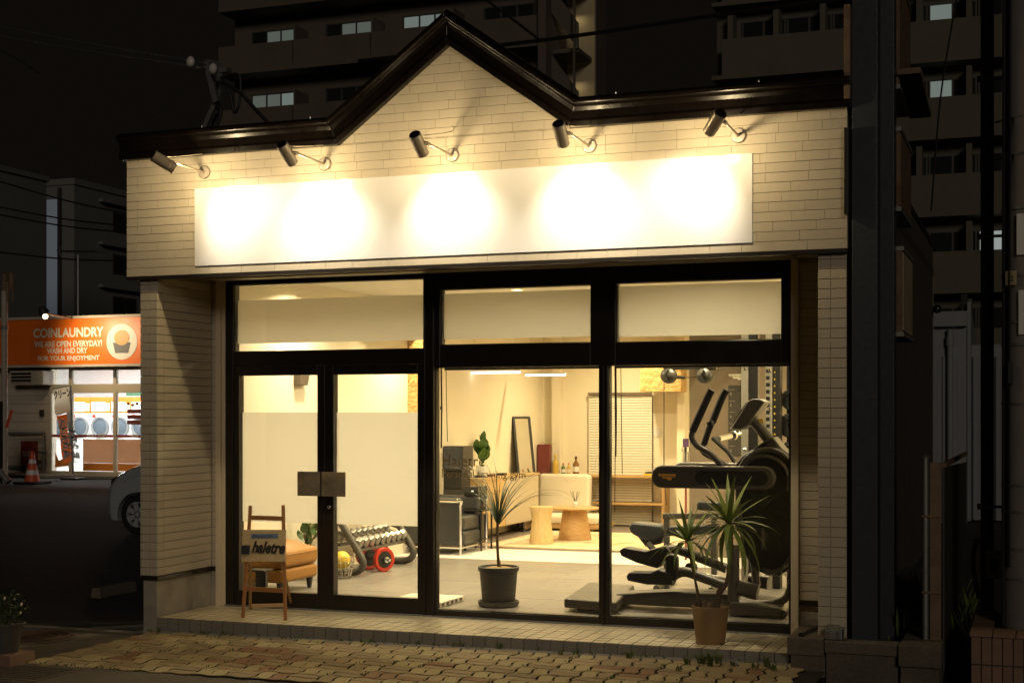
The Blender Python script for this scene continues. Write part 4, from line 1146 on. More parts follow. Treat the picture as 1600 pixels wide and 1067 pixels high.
for ti, (cx, z, sl_) in enumerate(tiers):
    for k in range(9):
        yy = 3.0 + k*.128
        lab = '%s chrome hexagonal dumbbell from the glass, in the %s tier of the grey rack' % (('nearest', 'second', 'third', 'fourth', 'fifth', 'sixth', 'seventh', 'eighth', 'farthest')[k], 'lower' if ti == 0 else 'upper')
        o = hexd if (ti == 0 and k == 0) else dup(hexd, (cx, yy, z))
        o.location = (cx, yy, z+.015); o.rotation_euler = (0, .29, 0); o['label'] = lab
        if ti: o['group'] = 'chrome dumbbells on the upper tier'
        o.scale = (1, 1, 1)
def red_db(loc, rz, label):
    t_ = thing('plate_dumbbell', label, 'dumbbell', (0, 0, 0), 'red plated dumbbells on the floor')
    for s_ in (-1, 1):
        MB().lathe([(.045, -.018), (.085, -.016), (.105, -.024), (.118, -.022), (.122, -.012), (.122, .012), (.118, .022), (.105, .024), (.085, .016), (.045, .018)], (s_*.125, 0, 0), 32, (1, 0, 0), False).build('red_rim', m_red, t_, smooth=True)
        MB().lathe([(.0, -.021), (.084, -.020), (.084, .020), (0, .021)], (s_*.125, 0, 0), 24, (1, 0, 0)).build('hub', m_black, t_, smooth=True)
        MB().lathe([(0, -.016), (.030, -.014), (.030, .014), (0, .016)], (s_*.165, 0, 0), 16, (1, 0, 0)).build('collar', m_chrome, t_, smooth=True)
    MB().tube([(-.225, 0, 0), (.225, 0, 0)], .0145, 12).build('bar', m_chrome, t_, smooth=True)
    t_.location = loc; t_.rotation_euler = (0, 0, rz)
q = G(590, 893, FLZ); red_db((q.x-.06, q.y+.10, FLZ+.123), R(-28), 'red rimmed plate dumbbell standing on the floor, nearer the glass')
q = G(566, 890, FLZ); red_db((q.x-.02, q.y+.30, FLZ+.123), R(-24), 'red rimmed plate dumbbell behind the nearer one, partly under the rack')
bs = thing('wire_basket', 'round wire basket on the floor beside the dumbbell rack', 'basket', G(534, 903, FLZ))
bc = W[bs.name]
for k in range(5): MB().lathe([(.085+.012*k-.003, -.003), (.085+.012*k+.003, 0), (.085+.012*k-.003, .003)], bc + Vector((0, 0, .01+.05*k)), 24, (0, 0, 1), False).build('ring', m_chrome, bs, smooth=True)
for k in range(16):
    a = 2*math.pi*k/16; MB().tube([bc+Vector((.085*math.cos(a), .085*math.sin(a), .01)), bc+Vector((.133*math.cos(a), .133*math.sin(a), .21))], .0025, 5).build('upright', m_chrome, bs)
tag(MB().ball(bc+Vector((.0, .0, .175)), .088, 18, 12).build('exercise_ball', m_yellow, smooth=True), 'yellow rubber ball resting in the wire basket', 'ball')
# ------------------------------------------------------------------ room: lounge on the left
ch = thing('armchair', 'black leather box armchair with chrome tube frame', 'armchair', (0, 0, FLZ))
x0, x1 = P(596, 860, 5.2).x, P(721, 860, 5.2).x
ch.location = ((x0+x1)/2, 5.5, FLZ); W[ch.name] = Vector(ch.location)
ya, yb2 = 5.2, 5.95
MB().box(x0+.02, x1-.02, ya+.13, yb2-.02, FLZ+.10, FLZ+.26).build('base_cushion', m_leather, ch, bevel=.04, seg=3)
MB().box(x0+.2, x1-.03, ya+.14, yb2-.16, FLZ+.265, FLZ+.43).build('seat_cushion', m_leather, ch, bevel=.04, seg=3)
MB().box(x0+.02, x1-.03, ya, ya+.125, FLZ+.11, FLZ+.645).build('arm', m_leather, ch, bevel=.04, seg=3)
MB().box(x0+.02, x1-.03, yb2-.15, yb2, FLZ+.11, FLZ+.645).build('arm', m_leather, ch, bevel=.04, seg=3)
MB().box(x0, x0+.17, ya+.13, yb2-.155, FLZ+.27, FLZ+.66).build('backrest', m_leather, ch, bevel=.05, seg=3)
for yy in (ya-.025, yb2+.02):
    MB().tube(smoothpath([(x1, yy, FLZ+.0), (x1, yy, FLZ+.56), (x1-.05, yy, FLZ+.60), (x0+.2, yy, FLZ+.60)], 3), .013, 8).tube([(x0+.2, yy, FLZ+.0), (x0+.2, yy, FLZ+.60)], .013, 8).tube([(x1, yy, FLZ+.085), (x0+.0, yy, FLZ+.085)], .011, 8).build('chrome_frame', m_chrome, ch, smooth=True)
MB().tube([(x1, ya-.025, FLZ+.085), (x1, yb2+.02, FLZ+.085)], .011, 8).build('front_rail', m_chrome, ch, smooth=True)
sk = thing('speaker_tower', 'dark grey boxy speaker standing behind the armchair', 'speaker', (-6.5, 6.4, FLZ))
a, b = P(684, 735, 6.35), P(726, 697, 6.35)
MB().box(a.x, b.x-.02, 6.35, 6.68, a.z, b.z).build('cabinet', m_darkgrey, sk, bevel=.006)
MB().box(a.x+.02, b.x-.04, 6.338, 6.352, a.z+.02, b.z-.02).build('grille', m_steelpaint, sk, bevel=.004)
MB().box(a.x+.0, b.x-.05, 6.37, 6.66, P(690, 764, 6.35).z, a.z-.003).build('lower_unit', m_black, sk, bevel=.005)
MB().box(a.x-.05, b.x+.02, 6.36, 6.72, FLZ, P(690, 764, 6.35).z-.003).build('plinth', m_darkgrey, sk, bevel=.005)
stb = thing('side_table', 'narrow black side table with thin metal legs beside the armchair', 'side table', (0, 0, 0))
a, b = P(724, 796, 5.75), P(753, 793, 5.75); stb.location = ((a.x+b.x)/2, 5.9, FLZ); W[stb.name] = Vector(stb.location)
MB().box(a.x, b.x, 5.75, 6.12, a.z-.02, a.z).build('top', m_black, stb, bevel=.003)
for xx in (a.x+.015, b.x-.015):
    for yy in (5.77, 6.10): MB().box(xx-.009, xx+.009, yy-.009, yy+.009, FLZ, a.z-.02).build('leg', m_black, stb)
MB().box(a.x+.02, b.x-.02, 5.79, 6.08, FLZ+.12, FLZ+.135).build('lower_shelf', m_black, stb)
MB().box(a.x+.03, b.x-.04, 5.82, 6.06, FLZ+.137, FLZ+.42).build('drawer_box', m_blackgloss, stb, bevel=.004)
cm = thing('coffee_machine', 'glossy black coffee machine with a small lit display on the side table', 'coffee machine', ((a.x+b.x)/2, 5.9, a.z))
c, d_ = P(726, 793, 5.8), P(748, 760, 5.8)
MB().box(c.x, d_.x, 5.86, 6.08, a.z+.002, d_.z).build('body', m_blackgloss, cm, bevel=.008)
MB().box(c.x, d_.x, 5.78, 5.855, d_.z-.11, d_.z-.002).build('head', m_blackgloss, cm, bevel=.006)
MB().box(c.x+.01, d_.x-.01, 5.78, 5.855, a.z+.002, a.z+.03).build('drip_tray', m_black, cm, bevel=.003)
MB().box(d_.x-.085, d_.x-.055, 5.778, 5.7805, d_.z-.06, d_.z-.045).build('display', m_coolwin, cm)
cb = thing('drawer_cabinet', 'long low oak cabinet with drawers and a pale sliding door along the left wall', 'cabinet', (-6.6, 8.0, FLZ))
cxf = -6.46; cyA, cyB = 6.90, 9.0
ctz = .93
MB().box(-6.775, cxf-.022, cyA, cyB, FLZ+.14, ctz-.026).build('carcass', m_cabinet, cb)
MB().box(-6.775, cxf+.008, cyA-.01, cyB+.01, ctz-.025, ctz).build('top', m_cabinet, cb, bevel=.003)
for k in range(4):
    z0 = FLZ+.15+k*.155
    o = MB().box(cxf-.020, cxf, cyA+.01, cyA+.78, z0, z0+.149).build('drawer', m_cabinet, cb, bevel=.003)
    MB().box(cxf, cxf+.012, cyA+.30, cyA+.48, z0+.128, z0+.138).build('handle', m_pine, o)
MB().box(cxf-.020, cxf-.002, cyA+.80, cyB-.01, FLZ+.15, ctz-.03).build('sliding_door', m_slide, cb, bevel=.003)
for xx, yy in ((cxf-.05, cyA+.08), (cxf-.05, cyB-.08), (-6.74, cyA+.08), (-6.74, cyB-.08)): MB().lathe([(.012, 0), (.02, .14)], (xx, yy, FLZ), 10).build('leg', m_pine, cb, smooth=True)
fy_ = thing('cabinet_plant', 'big leaved plant in a white pot on the oak cabinet', 'potted plant', (-6.62, 7.45, ctz))
q = P(753, 738, 7.3); q.z = ctz; fy_.location = q; W[fy_.name] = Vector(q)
MB().lathe([(0, .001), (.07, .001), (.075, .02), (.075, .15), (.068, .15), (.066, .13), (0, .13)], q, 24).build('pot', m_white, fy_, smooth=True)
bigl = [oval(l, w_).mesh('leaf', m_leafgreen, True) for l, w_ in ((.19, .15), (.16, .12))]
leafy(fy_, q + Vector((0, 0, .13)), [(.03, -.02, .30, 5), (-.03, .02, .22, 4), (.05, .03, .16, 3)], 6, bigl)
# small clutter on the cabinet
for k, (px, w_, h) in enumerate(((724, .10, .03), (771, .08, .025), (790, .10, .03))):
    q = P(px, 744, 7.15 + k*.4)
    tag(MB().box(-6.62-w_/2, -6.62+w_/2, q.y-.05, q.y+.07, ctz+.001, ctz+h).build('book', (m_darkgrey, m_burgundy, m_steelpaint)[k], bevel=.003), ('thin dark grey book at the near end of the oak cabinet', 'thin burgundy book on the oak cabinet beside the plant', 'thin blue grey book at the far end of the oak cabinet')[k], 'book')
# mirror
mr_ = thing('standing_mirror', 'tall standing mirror with thin black frame leaning against the wall', 'mirror', (-6.5, 9.2, FLZ))
b0, b1, t1_, t0_ = Vector((-6.52, 8.55, FLZ)), Vector((-6.52, 9.20, FLZ)), Vector((-6.765, 9.45, 1.69)), Vector((-6.765, 8.80, 1.69))
for a, b in ((b0, t0_), (b1, t1_), (t0_, t1_), (b0 + (t0_-b0)*.01, b1 + (t1_-b1)*.01)): MB().bar(a, b, .03, .03).build('frame', m_black, mr_)
nrm = (b1-b0).cross(t0_-b0).normalized()
MB().add([b0, b1, t1_, t0_, b0-nrm*.008, b1-nrm*.008, t1_-nrm*.008, t0_-nrm*.008], [(0, 1, 2, 3), (7, 6, 5, 4)]).build('mirror_glass', m_mirror, mr_)
# rug, table, stool, bench
rz0 = FLZ + .002
ra, rb_ = G(765, 852, FLZ), G(985, 858, FLZ)
m_rug = M('rug_weave', (.62, .50, .32), .95, ns=7, na=.25, bump=.3, bs=80, dirt=((.55, .20, .06), 3.2, .95))
rg = thing('rug', 'faded orange and cream rug under the round table', 'rug', (-5.2, 7.3, FLZ))
MB().box(-6.28, -3.95, 6.30, 8.75, rz0, rz0+.008).build('pile', m_rug, rg)
m_rugb = M('rug_border', (.70, .60, .42), .95, ns=12, na=.25)
MB().box(-6.20, -4.03, 6.38, 6.52, rz0+.0082, rz0+.0105).box(-6.20, -4.03, 8.53, 8.67, rz0+.0082, rz0+.0105).box(-6.20, -6.06, 6.52, 8.53, rz0+.0082, rz0+.0105).box(-4.17, -4.03, 6.52, 8.53, rz0+.0082, rz0+.0105).build('border', m_rugb, rg)
rt = thing('round_table', 'round oak table with a flared solid pedestal on the rug', 'table', G(898, 842, FLZ+.012))
tc_ = W[rt.name]; tw = (P(938, 793, tc_.y).x - P(862, 793, tc_.y).x)/2
th_ = P(898, 792, tc_.y).z - tc_.z
MB().lathe([(0, th_-.032), (tw*.9, th_-.03), (tw, th_-.014), (tw, th_-.006), (tw-.006, th_), (0, th_)], tc_, 48).build('top', m_wood, rt, smooth=True)
MB().lathe([(.0, 0), (.212, 0), (.208, .03), (.175, th_*.55), (.152, th_-.033), (0, th_-.033)], tc_, 40).build('pedestal', m_wood, rt, smooth=True)
df = thing('reed_diffuser', 'small glass reed diffuser with dark reeds on the round table', 'diffuser', tc_ + Vector((.0, .02, th_)))
dq = W[df.name]
MB().lathe([(0, .001), (.032, .001), (.034, .01), (.034, .05), (.015, .062), (.015, .075), (0, .075)], dq, 16).build('bottle', m_white, df, smooth=True)
for k in range(6): a = k*1.05; MB().tube([dq+Vector((0, 0, .05)), dq+Vector((.065*math.cos(a), .03*math.sin(a), .20))], .0028, 5).build('reed', m_black, df)
sto = thing('log_stool', 'pale turned log stool with a waisted profile on the rug', 'stool', G(846, 848, FLZ+.012))
sq_ = W[sto.name]; sh = P(846, 791, sq_.y).z - sq_.z
MB().lathe([(0, 0), (.150, 0), (.152, .02), (.132, sh*.35), (.118, sh*.62), (.132, sh*.88), (.148, sh*.96), (.146, sh), (0, sh)], sq_, 36).build('body', m_woodlight, sto, smooth=True)
bn = thing('bench_sofa', 'cream upholstered low bench sofa on a wooden base by the back wall', 'sofa', (-5.9, 9.35, FLZ))
a, b = P(841, 742, 9.45), P(921, 742, 9.45)
zs = P(880, 806, 9.0).z
MB().obox(((a.x+b.x)/2, 9.52, (zs+a.z)/2+.02), (b.x-a.x, .15, a.z-zs), Matrix.Rotation(-.10, 3, 'X')).build('back_cushion', m_cream, bn, bevel=.05, seg=4)
MB().box(a.x-.02, b.x+.30, 8.85, 9.46, zs-.10, zs+.02).build('seat_cushion', m_cream, bn, bevel=.04, seg=3)
MB().box(a.x-.04, b.x+.32, 8.83, 9.60, zs-.16, zs-.103).build('wooden_base', m_pine, bn, bevel=.004)
for xx in (a.x+.05, b.x+.22):
    for yy in (8.9, 9.52): MB().box(xx-.025, xx+.025, yy-.025, yy+.025, FLZ, zs-.16).build('leg', m_pine, bn)
# counter along the back wall, with bottles and bag
cn = thing('wall_counter', 'long pale wooden counter with lower shelf along the back wall below the blind', 'counter', (-5, 9.9, FLZ))
cz = P(900, 741.5, 9.75).z
xa, xb = P(838, 741, 9.75).x, P(1040, 741, 9.75).x
MB().box(xa, xb, 9.72, RYB-.003, cz-.03, cz).build('top', m_pine, cn, bevel=.002)
lz = P(1000, 786, 9.75).z
MB().box(P(925, 786, 9.75).x, xb-.03, 9.75, RYB-.003, lz-.028, lz).build('lower_shelf', m_pine, cn, bevel=.002)
for xx in (xa+.02, xb-.06): MB().box(xx, xx+.035, 9.76, RYB-.01, FLZ, cz-.031).build('end_panel', m_pine, cn)
bgp = thing('gift_bag', 'tall burgundy paper bottle bag standing on the counter', 'bag', P(849, 741, 9.85))
a, b = P(841, 741, 9.85), P(859, 694, 9.85)
MB().prism([(a.x, cz+.001), (b.x, cz+.001), (b.x+.012, b.z), (a.x+.004, b.z)], 9.80, 9.90).build('bag', m_burgundy, bgp, bevel=.003)
MB().tube(smoothpath([(a.x+.05, 9.80, b.z-.01), (a.x+.09, 9.79, b.z+.03), (b.x-.03, 9.80, b.z-.01)], 5), .003, 5).build('handle', m_burgundy, bgp)
def bottle(px, py, r, mt, lab, cap, label=True):
    q = P(px, 741, 9.85); h = P(px, py, 9.85).z - cz
    t_ = thing('bottle', lab, 'bottle', (q.x, 9.85, cz), 'bottles on the back counter')
    MB().lathe([(0, .001), (r, .001), (r, h*.55), (r*.85, h*.63), (r*.36, h*.74), (r*.34, h*.9), (r*.4, h*.91), (r*.4, h*.93), (0, h*.93)], (q.x, 9.85, cz), 18).build('glass', mt, t_, smooth=True)
    MB().lathe([(r*.42, h*.90), (r*.42, h), (0, h)], (q.x, 9.85, cz), 12).build('cap', cap, t_, smooth=True)
    if label: MB().lathe([(r*1.02, h*.15), (r*1.02, h*.45)], (q.x, 9.85, cz), 18).build('label', m_white if mt is not m_amberl else m_cream, t_, smooth=True)
m_amberl = M('pale_drink', (.55, .38, .08), .15); m_green = M('green_glass', (.10, .16, .03), .15); m_amber = M('amber_glass', (.20, .09, .02), .15)
bottle(868, 710, .048, m_amberl, 'tall pale yellow bottle next to the burgundy bag', m_yellow, False)
bottle(880, 723, .030, m_green, 'small green bottle, second in the row on the counter', m_red)
bottle(888.5, 723, .028, m_amberl, 'small yellow bottle between the green and brown ones', m_red)
bottle(900, 713, .046, m_amber, 'brown bottle with white label at the end of the row', m_black)
# back wall blind
vb = thing('venetian_blind', 'cream venetian blind over the back window behind the counter', 'blind', (P(940, 700, 10.0).x, 10.03, .5))
x0, x1 = P(919, 650, 10.02).x, P(1018, 650, 10.02).x
z1_, z0_ = P(960, 617, 10.02).z, P(960, 822, 10.02).z
MB().box(x0, x1, 10.0, 10.05, z1_, z1_+.035).build('head_rail', m_taupe, vb)
nsl = int((z1_ - z0_)/.038)
slm = MB().add([(x0, -.010, -.016), (x1, -.010, -.016), (x1, .008, .017), (x0, .008, .017), (x0, -.0115, -.016), (x1, -.0115, -.016), (x1, .0065, .018), (x0, .0065, .018)], [(0, 3, 2, 1), (4, 5, 6, 7), (0, 1, 5, 4), (2, 3, 7, 6), (1, 2, 6, 5), (3, 0, 4, 7)]).mesh('slat', m_slat)
for k in range(nsl): 
    z = z1_ - .02 - k*.038
    if abs(z - cz) < .05 or abs(z-lz) < .04: pass
    piece('slat', slm, vb, (0, 10.045, z))
for t in (.12, .86): MB().box(x0+(x1-x0)*t-.004, x0+(x1-x0)*t+.004, 10.026, 10.028, z0_, z1_).build('ladder_tape', m_slat, vb)
MB().box(x0, x1, 10.072, 10.08, z0_, z1_).build('window_pane', m_windark, vb)
ob = MB().box(P(1000, 590, 9.5).x, P(1064, 590, 9.5).x, 9.50, RYB-.26, P(1030, 612, 9.5).z, P(1030, 540, 9.5).z).build('strand_board_box', m_osb, bevel=.004)
tag(ob, 'strand board box mounted high on the back wall', 'wall box')
sw = thing('switch_plate', 'white triple light switch plate on the back wall beside the blind', 'switch', P(1028, 676, RYB-.005))
q = P(1028, 676, RYB); MB().box(q.x-.06, q.x+.06, RYB-.012, RYB-.001, q.z-.06, q.z+.06).build('plate', m_white, sw, bevel=.002)
for k in (-1, 0, 1): MB().box(q.x+k*.034-.014, q.x+k*.034+.014, RYB-.017, RYB-.0125, q.z-.045, q.z+.045).build('rocker', m_white, sw, bevel=.001)
# raised shades with cords behind the glass
for (xa, xb, lab, cords) in ((-4.50, -3.135, 'rolled up dark shade with hanging cords behind the middle window', ((689.5, 700), (697, 690))), (-3.06, -1.69, 'rolled up dark shade with hanging cords behind the right window', ((962, 713), (970, 740), (960.5, 800)))):
    sh_ = thing('roller_shade', lab, 'blind', ((xa+xb)/2, 1.0, 2.08), 'rolled shades behind the big windows')
    MB().box(xa+.01, xb-.01, .955, 1.04, 2.098, 2.25).build('cassette', m_frame, sh_, bevel=.006)
    MB().tube([(xa+.01, .985, 2.092), (xb-.01, .985, 2.092)], .012, 8).build('bottom_bar', m_frame, sh_)
    for k, (px, py) in enumerate(cords):
        q = P(px, py, .97); z_ = q.z
        MB().tube([(q.x, .97, 2.10), (q.x+.006, .965, (2.1+z_)/2), (q.x+.012*(k == 1), .97, z_)], .0065 if k == 0 else .003, 6).build('cord', m_black if k == 0 else m_bark, sh_)
        if k == 0: MB().lathe([(.008, 0), (.012, .01), (.008, .03)], (q.x, .97, P(px, 640, .97).z), 8).build('cord_knob', m_bark, sh_)
fg = thing('floor_vent', 'pale slotted floor panel lying by the glass near the doors', 'floor panel', G(700, 945, FLZ))
v2 = Vector((-4.56, 0, 0))
MB().box(-5.05, v2.x, 1.05, 1.57, FLZ+.002, FLZ+.045).build('panel', m_cream, fg, bevel=.004)
slv = MB().box(v2.x, v2.x+.002, 0, .05, FLZ+.012, FLZ+.035).mesh('slot', m_black)
for k in range(5): piece('slot', slv, fg, (0, 1.09+k*.095, 0))

# sockets and a conduit on the walls
for k, (x, lab) in enumerate(((-3.55, 'small white wall socket low on the back wall below the switch'), (-6.0, 'small white wall socket low on the back wall behind the stool'))):
    so = thing('wall_socket', lab, 'socket', (x, RYB-.01, .45), 'wall sockets')
    MB().box(x-.035, x+.035, RYB-.012, RYB-.001, .39, .51).build('plate', m_white, so, bevel=.002)
    for dz in (-.025, .025): MB().box(x-.012, x+.012, RYB-.0145, RYB-.0122, .45+dz-.008, .45+dz+.008).build('outlet', m_darkgrey, so)
# ------------------------------------------------------------------ room: elliptical machine
el = thing('elliptical_trainer', 'large dark grey elliptical cross trainer behind the right window', 'elliptical trainer', (-2.4, 1.7, FLZ))
yn, yc_, yfar = 1.45, 1.70, 1.95
def E(px, py, y=yc_): q = P(px, py, y); return q
def poly(pts, y): return [(E(px, py, y).x, E(px, py, y).z) for px, py in pts]
def outline(pts, y, k=5):
    w_ = [E(px, py, y) for px, py in pts] ; w_ = w_ + [w_[0]]
    sp = smoothpath(w_, k)[:-1]
    return [(p.x, p.z) for p in sp]
hs = outline([(1150, 745), (1156, 722), (1172, 705), (1192, 697), (1214, 699), (1234, 712), (1246, 735), (1250, 790), (1247, 850), (1236, 884), (1216, 899), (1194, 897), (1172, 882), (1158, 850), (1150, 800)], 1.55)
MB().prism(hs, 1.555, 1.86).build('housing', m_black, el, bevel=.03, seg=4)
rim = smoothpath([E(px, py, 1.55) for px, py in [(1158, 900-80), (1153, 780), (1154, 742), (1166, 716), (1190, 703), (1214, 705), (1232, 718), (1241, 740), (1243, 800), (1241, 850), (1230, 880), (1210, 893), (1192, 890)]], 5)
MB().tube(rim, .020, 10).build('housing_rim', m_graphite, el, smooth=True)
ring2 = [E(1193, 752, 1.545) + Vector((.20*math.cos(R(a)), 0, .20*math.sin(R(a)))) for a in range(-20, 200, 8)]
MB().tube(ring2, .016, 8).build('inner_rim', m_graphite, el, smooth=True)
# hood between housing and console neck
MB().prism(poly([(1148, 727), (1160, 712), (1196, 688), (1208, 682), (1222, 700), (1240, 715), (1240, 722), (1200, 700), (1172, 710), (1156, 735)], 1.6), 1.58, 1.84).build('cowl', m_graphite, el, bevel=.015, seg=3)
# side arms (fixed covers)
def capsule(x0, x1, z0, z1): return rrect(x0, x1, z0, z1, (z1-z0)/2*.98, 7)
a, b = E(1017, 762, yn), E(1211, 729, yn)
arm_o = MB().prism(capsule(a.x, b.x, a.z, b.z), yn, yn+.09).build('side_cover', m_graphite, el, bevel=.018, seg=3)
a2, b2 = E(1052, 746, yfar), E(1215, 724, yfar)
MB().prism(capsule(a2.x, b2.x, a2.z, b2.z), yfar, yfar+.09).build('side_cover', m_graphite, el, bevel=.018, seg=3)
iw = MB().prism(capsule(E(1086, 757, yn).x, E(1200, 735, yn).x, E(1086, 757, yn).z, E(1200, 736, yn).z), yn-.004, yn+.01).build('cover_inset', m_black, el, bevel=.003)
def logo_plate(q, w_, h, mt, tm_, body, parent, rz=None, nm='maker_plate', ts=.6):
    # shield outline: wide top strip, narrower tongue below
    pts = [(-w_/2, h*.5), (-w_/2+.08*w_, h*.05), (-w_*.28, h*.05), (-w_*.22, -h*.25), (w_*.0, -h*.25), (w_*.06, -h*.5), (w_*.24, -h*.5), (w_*.28, -h*.05), (w_*.44, -h*.05), (w_/2, h*.5)]
    mb = MB().prism([(p[0], p[1]) for p in reversed(pts)], -.003, 0)
    o = piece(nm, mb.mesh(nm, mt), parent, q, rz)
    t = text(body, h*ts, (0, 0, 0), FRONT, tm_, None, 'maker_lettering', 'CENTER', xs=.95)
    t.parent = o; t.location = (0, -.0045, -h*.02)
    return o
logo_plate(E(1042, 745, yn-.002), .15, .050, m_orangeprint, m_print_dark, 'TECHNOGYM', el, ts=.42)
vq = E(1194, 842, 1.548)
logo_plate(vq, .19, .052, m_graphite, m_lampplate, 'TECHNOGYM', el, (0, R(-90), 0), ts=.45)
# handles: two swinging arms with grips, one fixed pair
def handle(pts, y, r0, grip):
    w_ = [E(px, py, y) for px, py in pts]
    MB().tube(smoothpath(w_[grip:], 5), r0, 10).build('handle_bar', m_graphite, el, smooth=True)
    MB().tube(smoothpath(w_[:grip+1], 5), r0*1.25, 10).build('handle_grip', m_rubber, el, smooth=True)
handle([(1112, 609), (1104, 625), (1082, 674), (1081, 684), (1090, 697), (1110, 709), (1128, 728)], 1.50, .024, 2)
handle([(1135, 609), (1128, 622), (1113, 660), (1099, 694), (1099, 706), (1112, 714), (1135, 727)], 1.90, .024, 2)
MB().tube(smoothpath([E(1113, 684, 1.8), E(1126, 696, 1.8), (E(1138, 707, 1.8)), E(1148, 722, 1.8)], 5), .018, 8).build('fixed_handle', m_graphite, el, smooth=True)
MB().tube([E(1110, 664, 1.8), E(1100, 694, 1.8)], .026, 10).lathe([(.03, 0), (.03, .03)], E(1111, 664, 1.8), 10, (-.4, 0, 1)).build('fixed_grip', m_rubber, el, smooth=True)
# console on its neck
cpo = poly([(1141.5, 669), (1168, 627), (1176, 623), (1186, 623), (1195, 628), (1180, 648), (1168, 665), (1156, 671)], 1.58)
MB().prism(list(reversed(cpo)), 1.58, 1.84).build('console', m_graphite, el, bevel=.012, seg=3)
sc0, sc1 = E(1142.5, 665, 1.575), E(1166, 628.5, 1.575)
MB().add([(sc0.x-.006, 1.60, sc0.z), (sc1.x-.006, 1.60, sc1.z), (sc1.x-.006, 1.82, sc1.z), (sc0.x-.006, 1.82, sc0.z)], [(0, 1, 2, 3)]).build('console_screen', m_blackgloss, el)
MB().tube([E(1174, 652, 1.71), E(1208, 696, 1.71)], .045, 12).build('console_neck', m_graphite, el, smooth=True)
MB().box(E(1186, 657, 1.66).x, E(1190, 657, 1.66).x+.012, 1.655, 1.664, E(1188, 660, 1.66).z, E(1188, 654, 1.66).z).build('neck_sticker', m_yellow, el)
# base
a = E(880, 950, 1.43); 
p0, p1, p2, p3 = G(881, 947, FLZ+.04), G(944, 953, FLZ+.04), G(988, 925, FLZ+.04), G(920, 920, FLZ+.04)
def wedge(): 
    zt0, zt1 = FLZ+.105, FLZ+.125
    pts = [(p0.x, p0.y), (p1.x+.10, p1.y), (p2.x+.02, p2.y), (p3.x, p3.y)]
    return MB().prismz(pts, FLZ+.03, zt0)
wedge().build('rear_platform', m_graphite, el, bevel=.018, seg=3)
MB().box(p0.x+.08, p1.x, p0.y+.1, p2.y-.05, FLZ, FLZ+.029).build('platform_foot', m_rubber, el)
bx_a, bx_b = E(962, 940, 1.6).x, E(1150, 940, 1.6).x
MB().prism([(bx_a, FLZ+.03), (bx_b, FLZ+.03), (bx_b, FLZ+.16), (bx_a+.5, FLZ+.155), (bx_a, FLZ+.115)], 1.58, 1.84).build('centre_beam', m_graphite, el, bevel=.016, seg=3)
f0, f1 = E(1140, 966, 1.42).x, E(1222, 966, 1.42).x
MB().prism([(f0, FLZ+.012), (f1, FLZ+.012), (f1+.02, FLZ+.06), (f1-.02, FLZ+.085), (f0+.02, FLZ+.115), (f0, FLZ+.10)], 1.40, 2.02).build('front_foot', m_graphite, el, bevel=.012, seg=3)
for yy in (1.42, 1.98): MB().lathe([(.028, -.02), (.034, -.015), (.034, .015), (.028, .02)], (f1+.0, yy, FLZ+.036), 16, (0, 1, 0)).build('wheel', m_rubber, el, smooth=True)
pst = [E(1146, 950, 1.5), E(1146, 850, 1.5)]
MB().tube(pst, .048, 12).build('post', m_graphite, el, smooth=True)
MB().tube(smoothpath([E(1150, 940, 1.62), E(1190, 944, 1.62), E(1222, 938, 1.62), E(1236, 918, 1.62), E(1240, 890, 1.62)], 6), .034, 10).build('bottom_tube', m_graphite, el, smooth=True)
MB().tube(smoothpath([E(1140, 800, 1.6), E(1168, 830, 1.6), E(1178, 880, 1.6), E(1182, 915, 1.6)], 5), .032, 10).build('link_bar', m_graphite, el, smooth=True)
# pedals and connecting arms
for pts, y, nm in (([(978, 900), (982, 894), (1016, 894.5), (1027, 889), (1050, 898), (1050, 914), (1010, 913), (980, 907)], 1.46, 'pedal'), ([(967, 860), (974, 855), (1008, 861), (1038, 852), (1050, 864), (1027, 888), (994, 879), (970, 868)], 1.80, 'pedal')):
    MB().prism(list(reversed(poly(pts, y))), y, y+.16).build(nm, m_darkgrey, el, bevel=.012, seg=3)
MB().tube(smoothpath([E(1045, 905, 1.54), E(1068, 893, 1.54), E(1100, 903, 1.54), E(1135, 915, 1.54)], 5), .040, 10).build('crank_arm', m_graphite, el, smooth=True)
MB().tube(smoothpath([E(1040, 862, 1.88), E(1056, 858, 1.88), E(1090, 870, 1.88), E(1135, 888, 1.88)], 5), .040, 10).build('crank_arm', m_graphite, el, smooth=True)
MB().prism(capsule(*(lambda a, b: (a.x, b.x, a.z, b.z))(E(1039, 907, 1.48), E(1058, 866, 1.48))) if False else rrect(E(1039, 907, 1.48).x, E(1058, 866, 1.48).x, E(1039, 907, 1.48).z, E(1058, 866, 1.48).z, .045, 6), 1.48, 1.56).build('knee_joint', m_darkgrey, el, bevel=.012)
MB().prism(rrect(E(1070, 893, 1.85).x, E(1087, 880, 1.85).x, E(1070, 893, 1.85).z, E(1087, 880, 1.85).z, .03, 6), 1.85, 1.93).build('knee_joint', m_darkgrey, el, bevel=.01)
MB().tube([E(1153, 917, 1.50), E(1184, 925, 1.50)], .062, 14).build('roller', m_graphite, el, smooth=True)
MB().tube([E(1170, 905, 1.88), E(1200, 910, 1.88)], .055, 14).build('roller', m_graphite, el, smooth=True)
MB().tube([E(1090, 898, 1.7), E(1153, 898+10, 1.7)], .022, 10).build('axle', m_steel, el, smooth=True)
m_badge = M('badge_disc', (.16, .16, .16), .5)
eb = E(1226, 897, 1.53)
t = text('TECHNOGYM', .060, (eb.x-.14, 1.545, eb.z-.02), FRONT, m_lampplate, el, 'shroud_lettering')
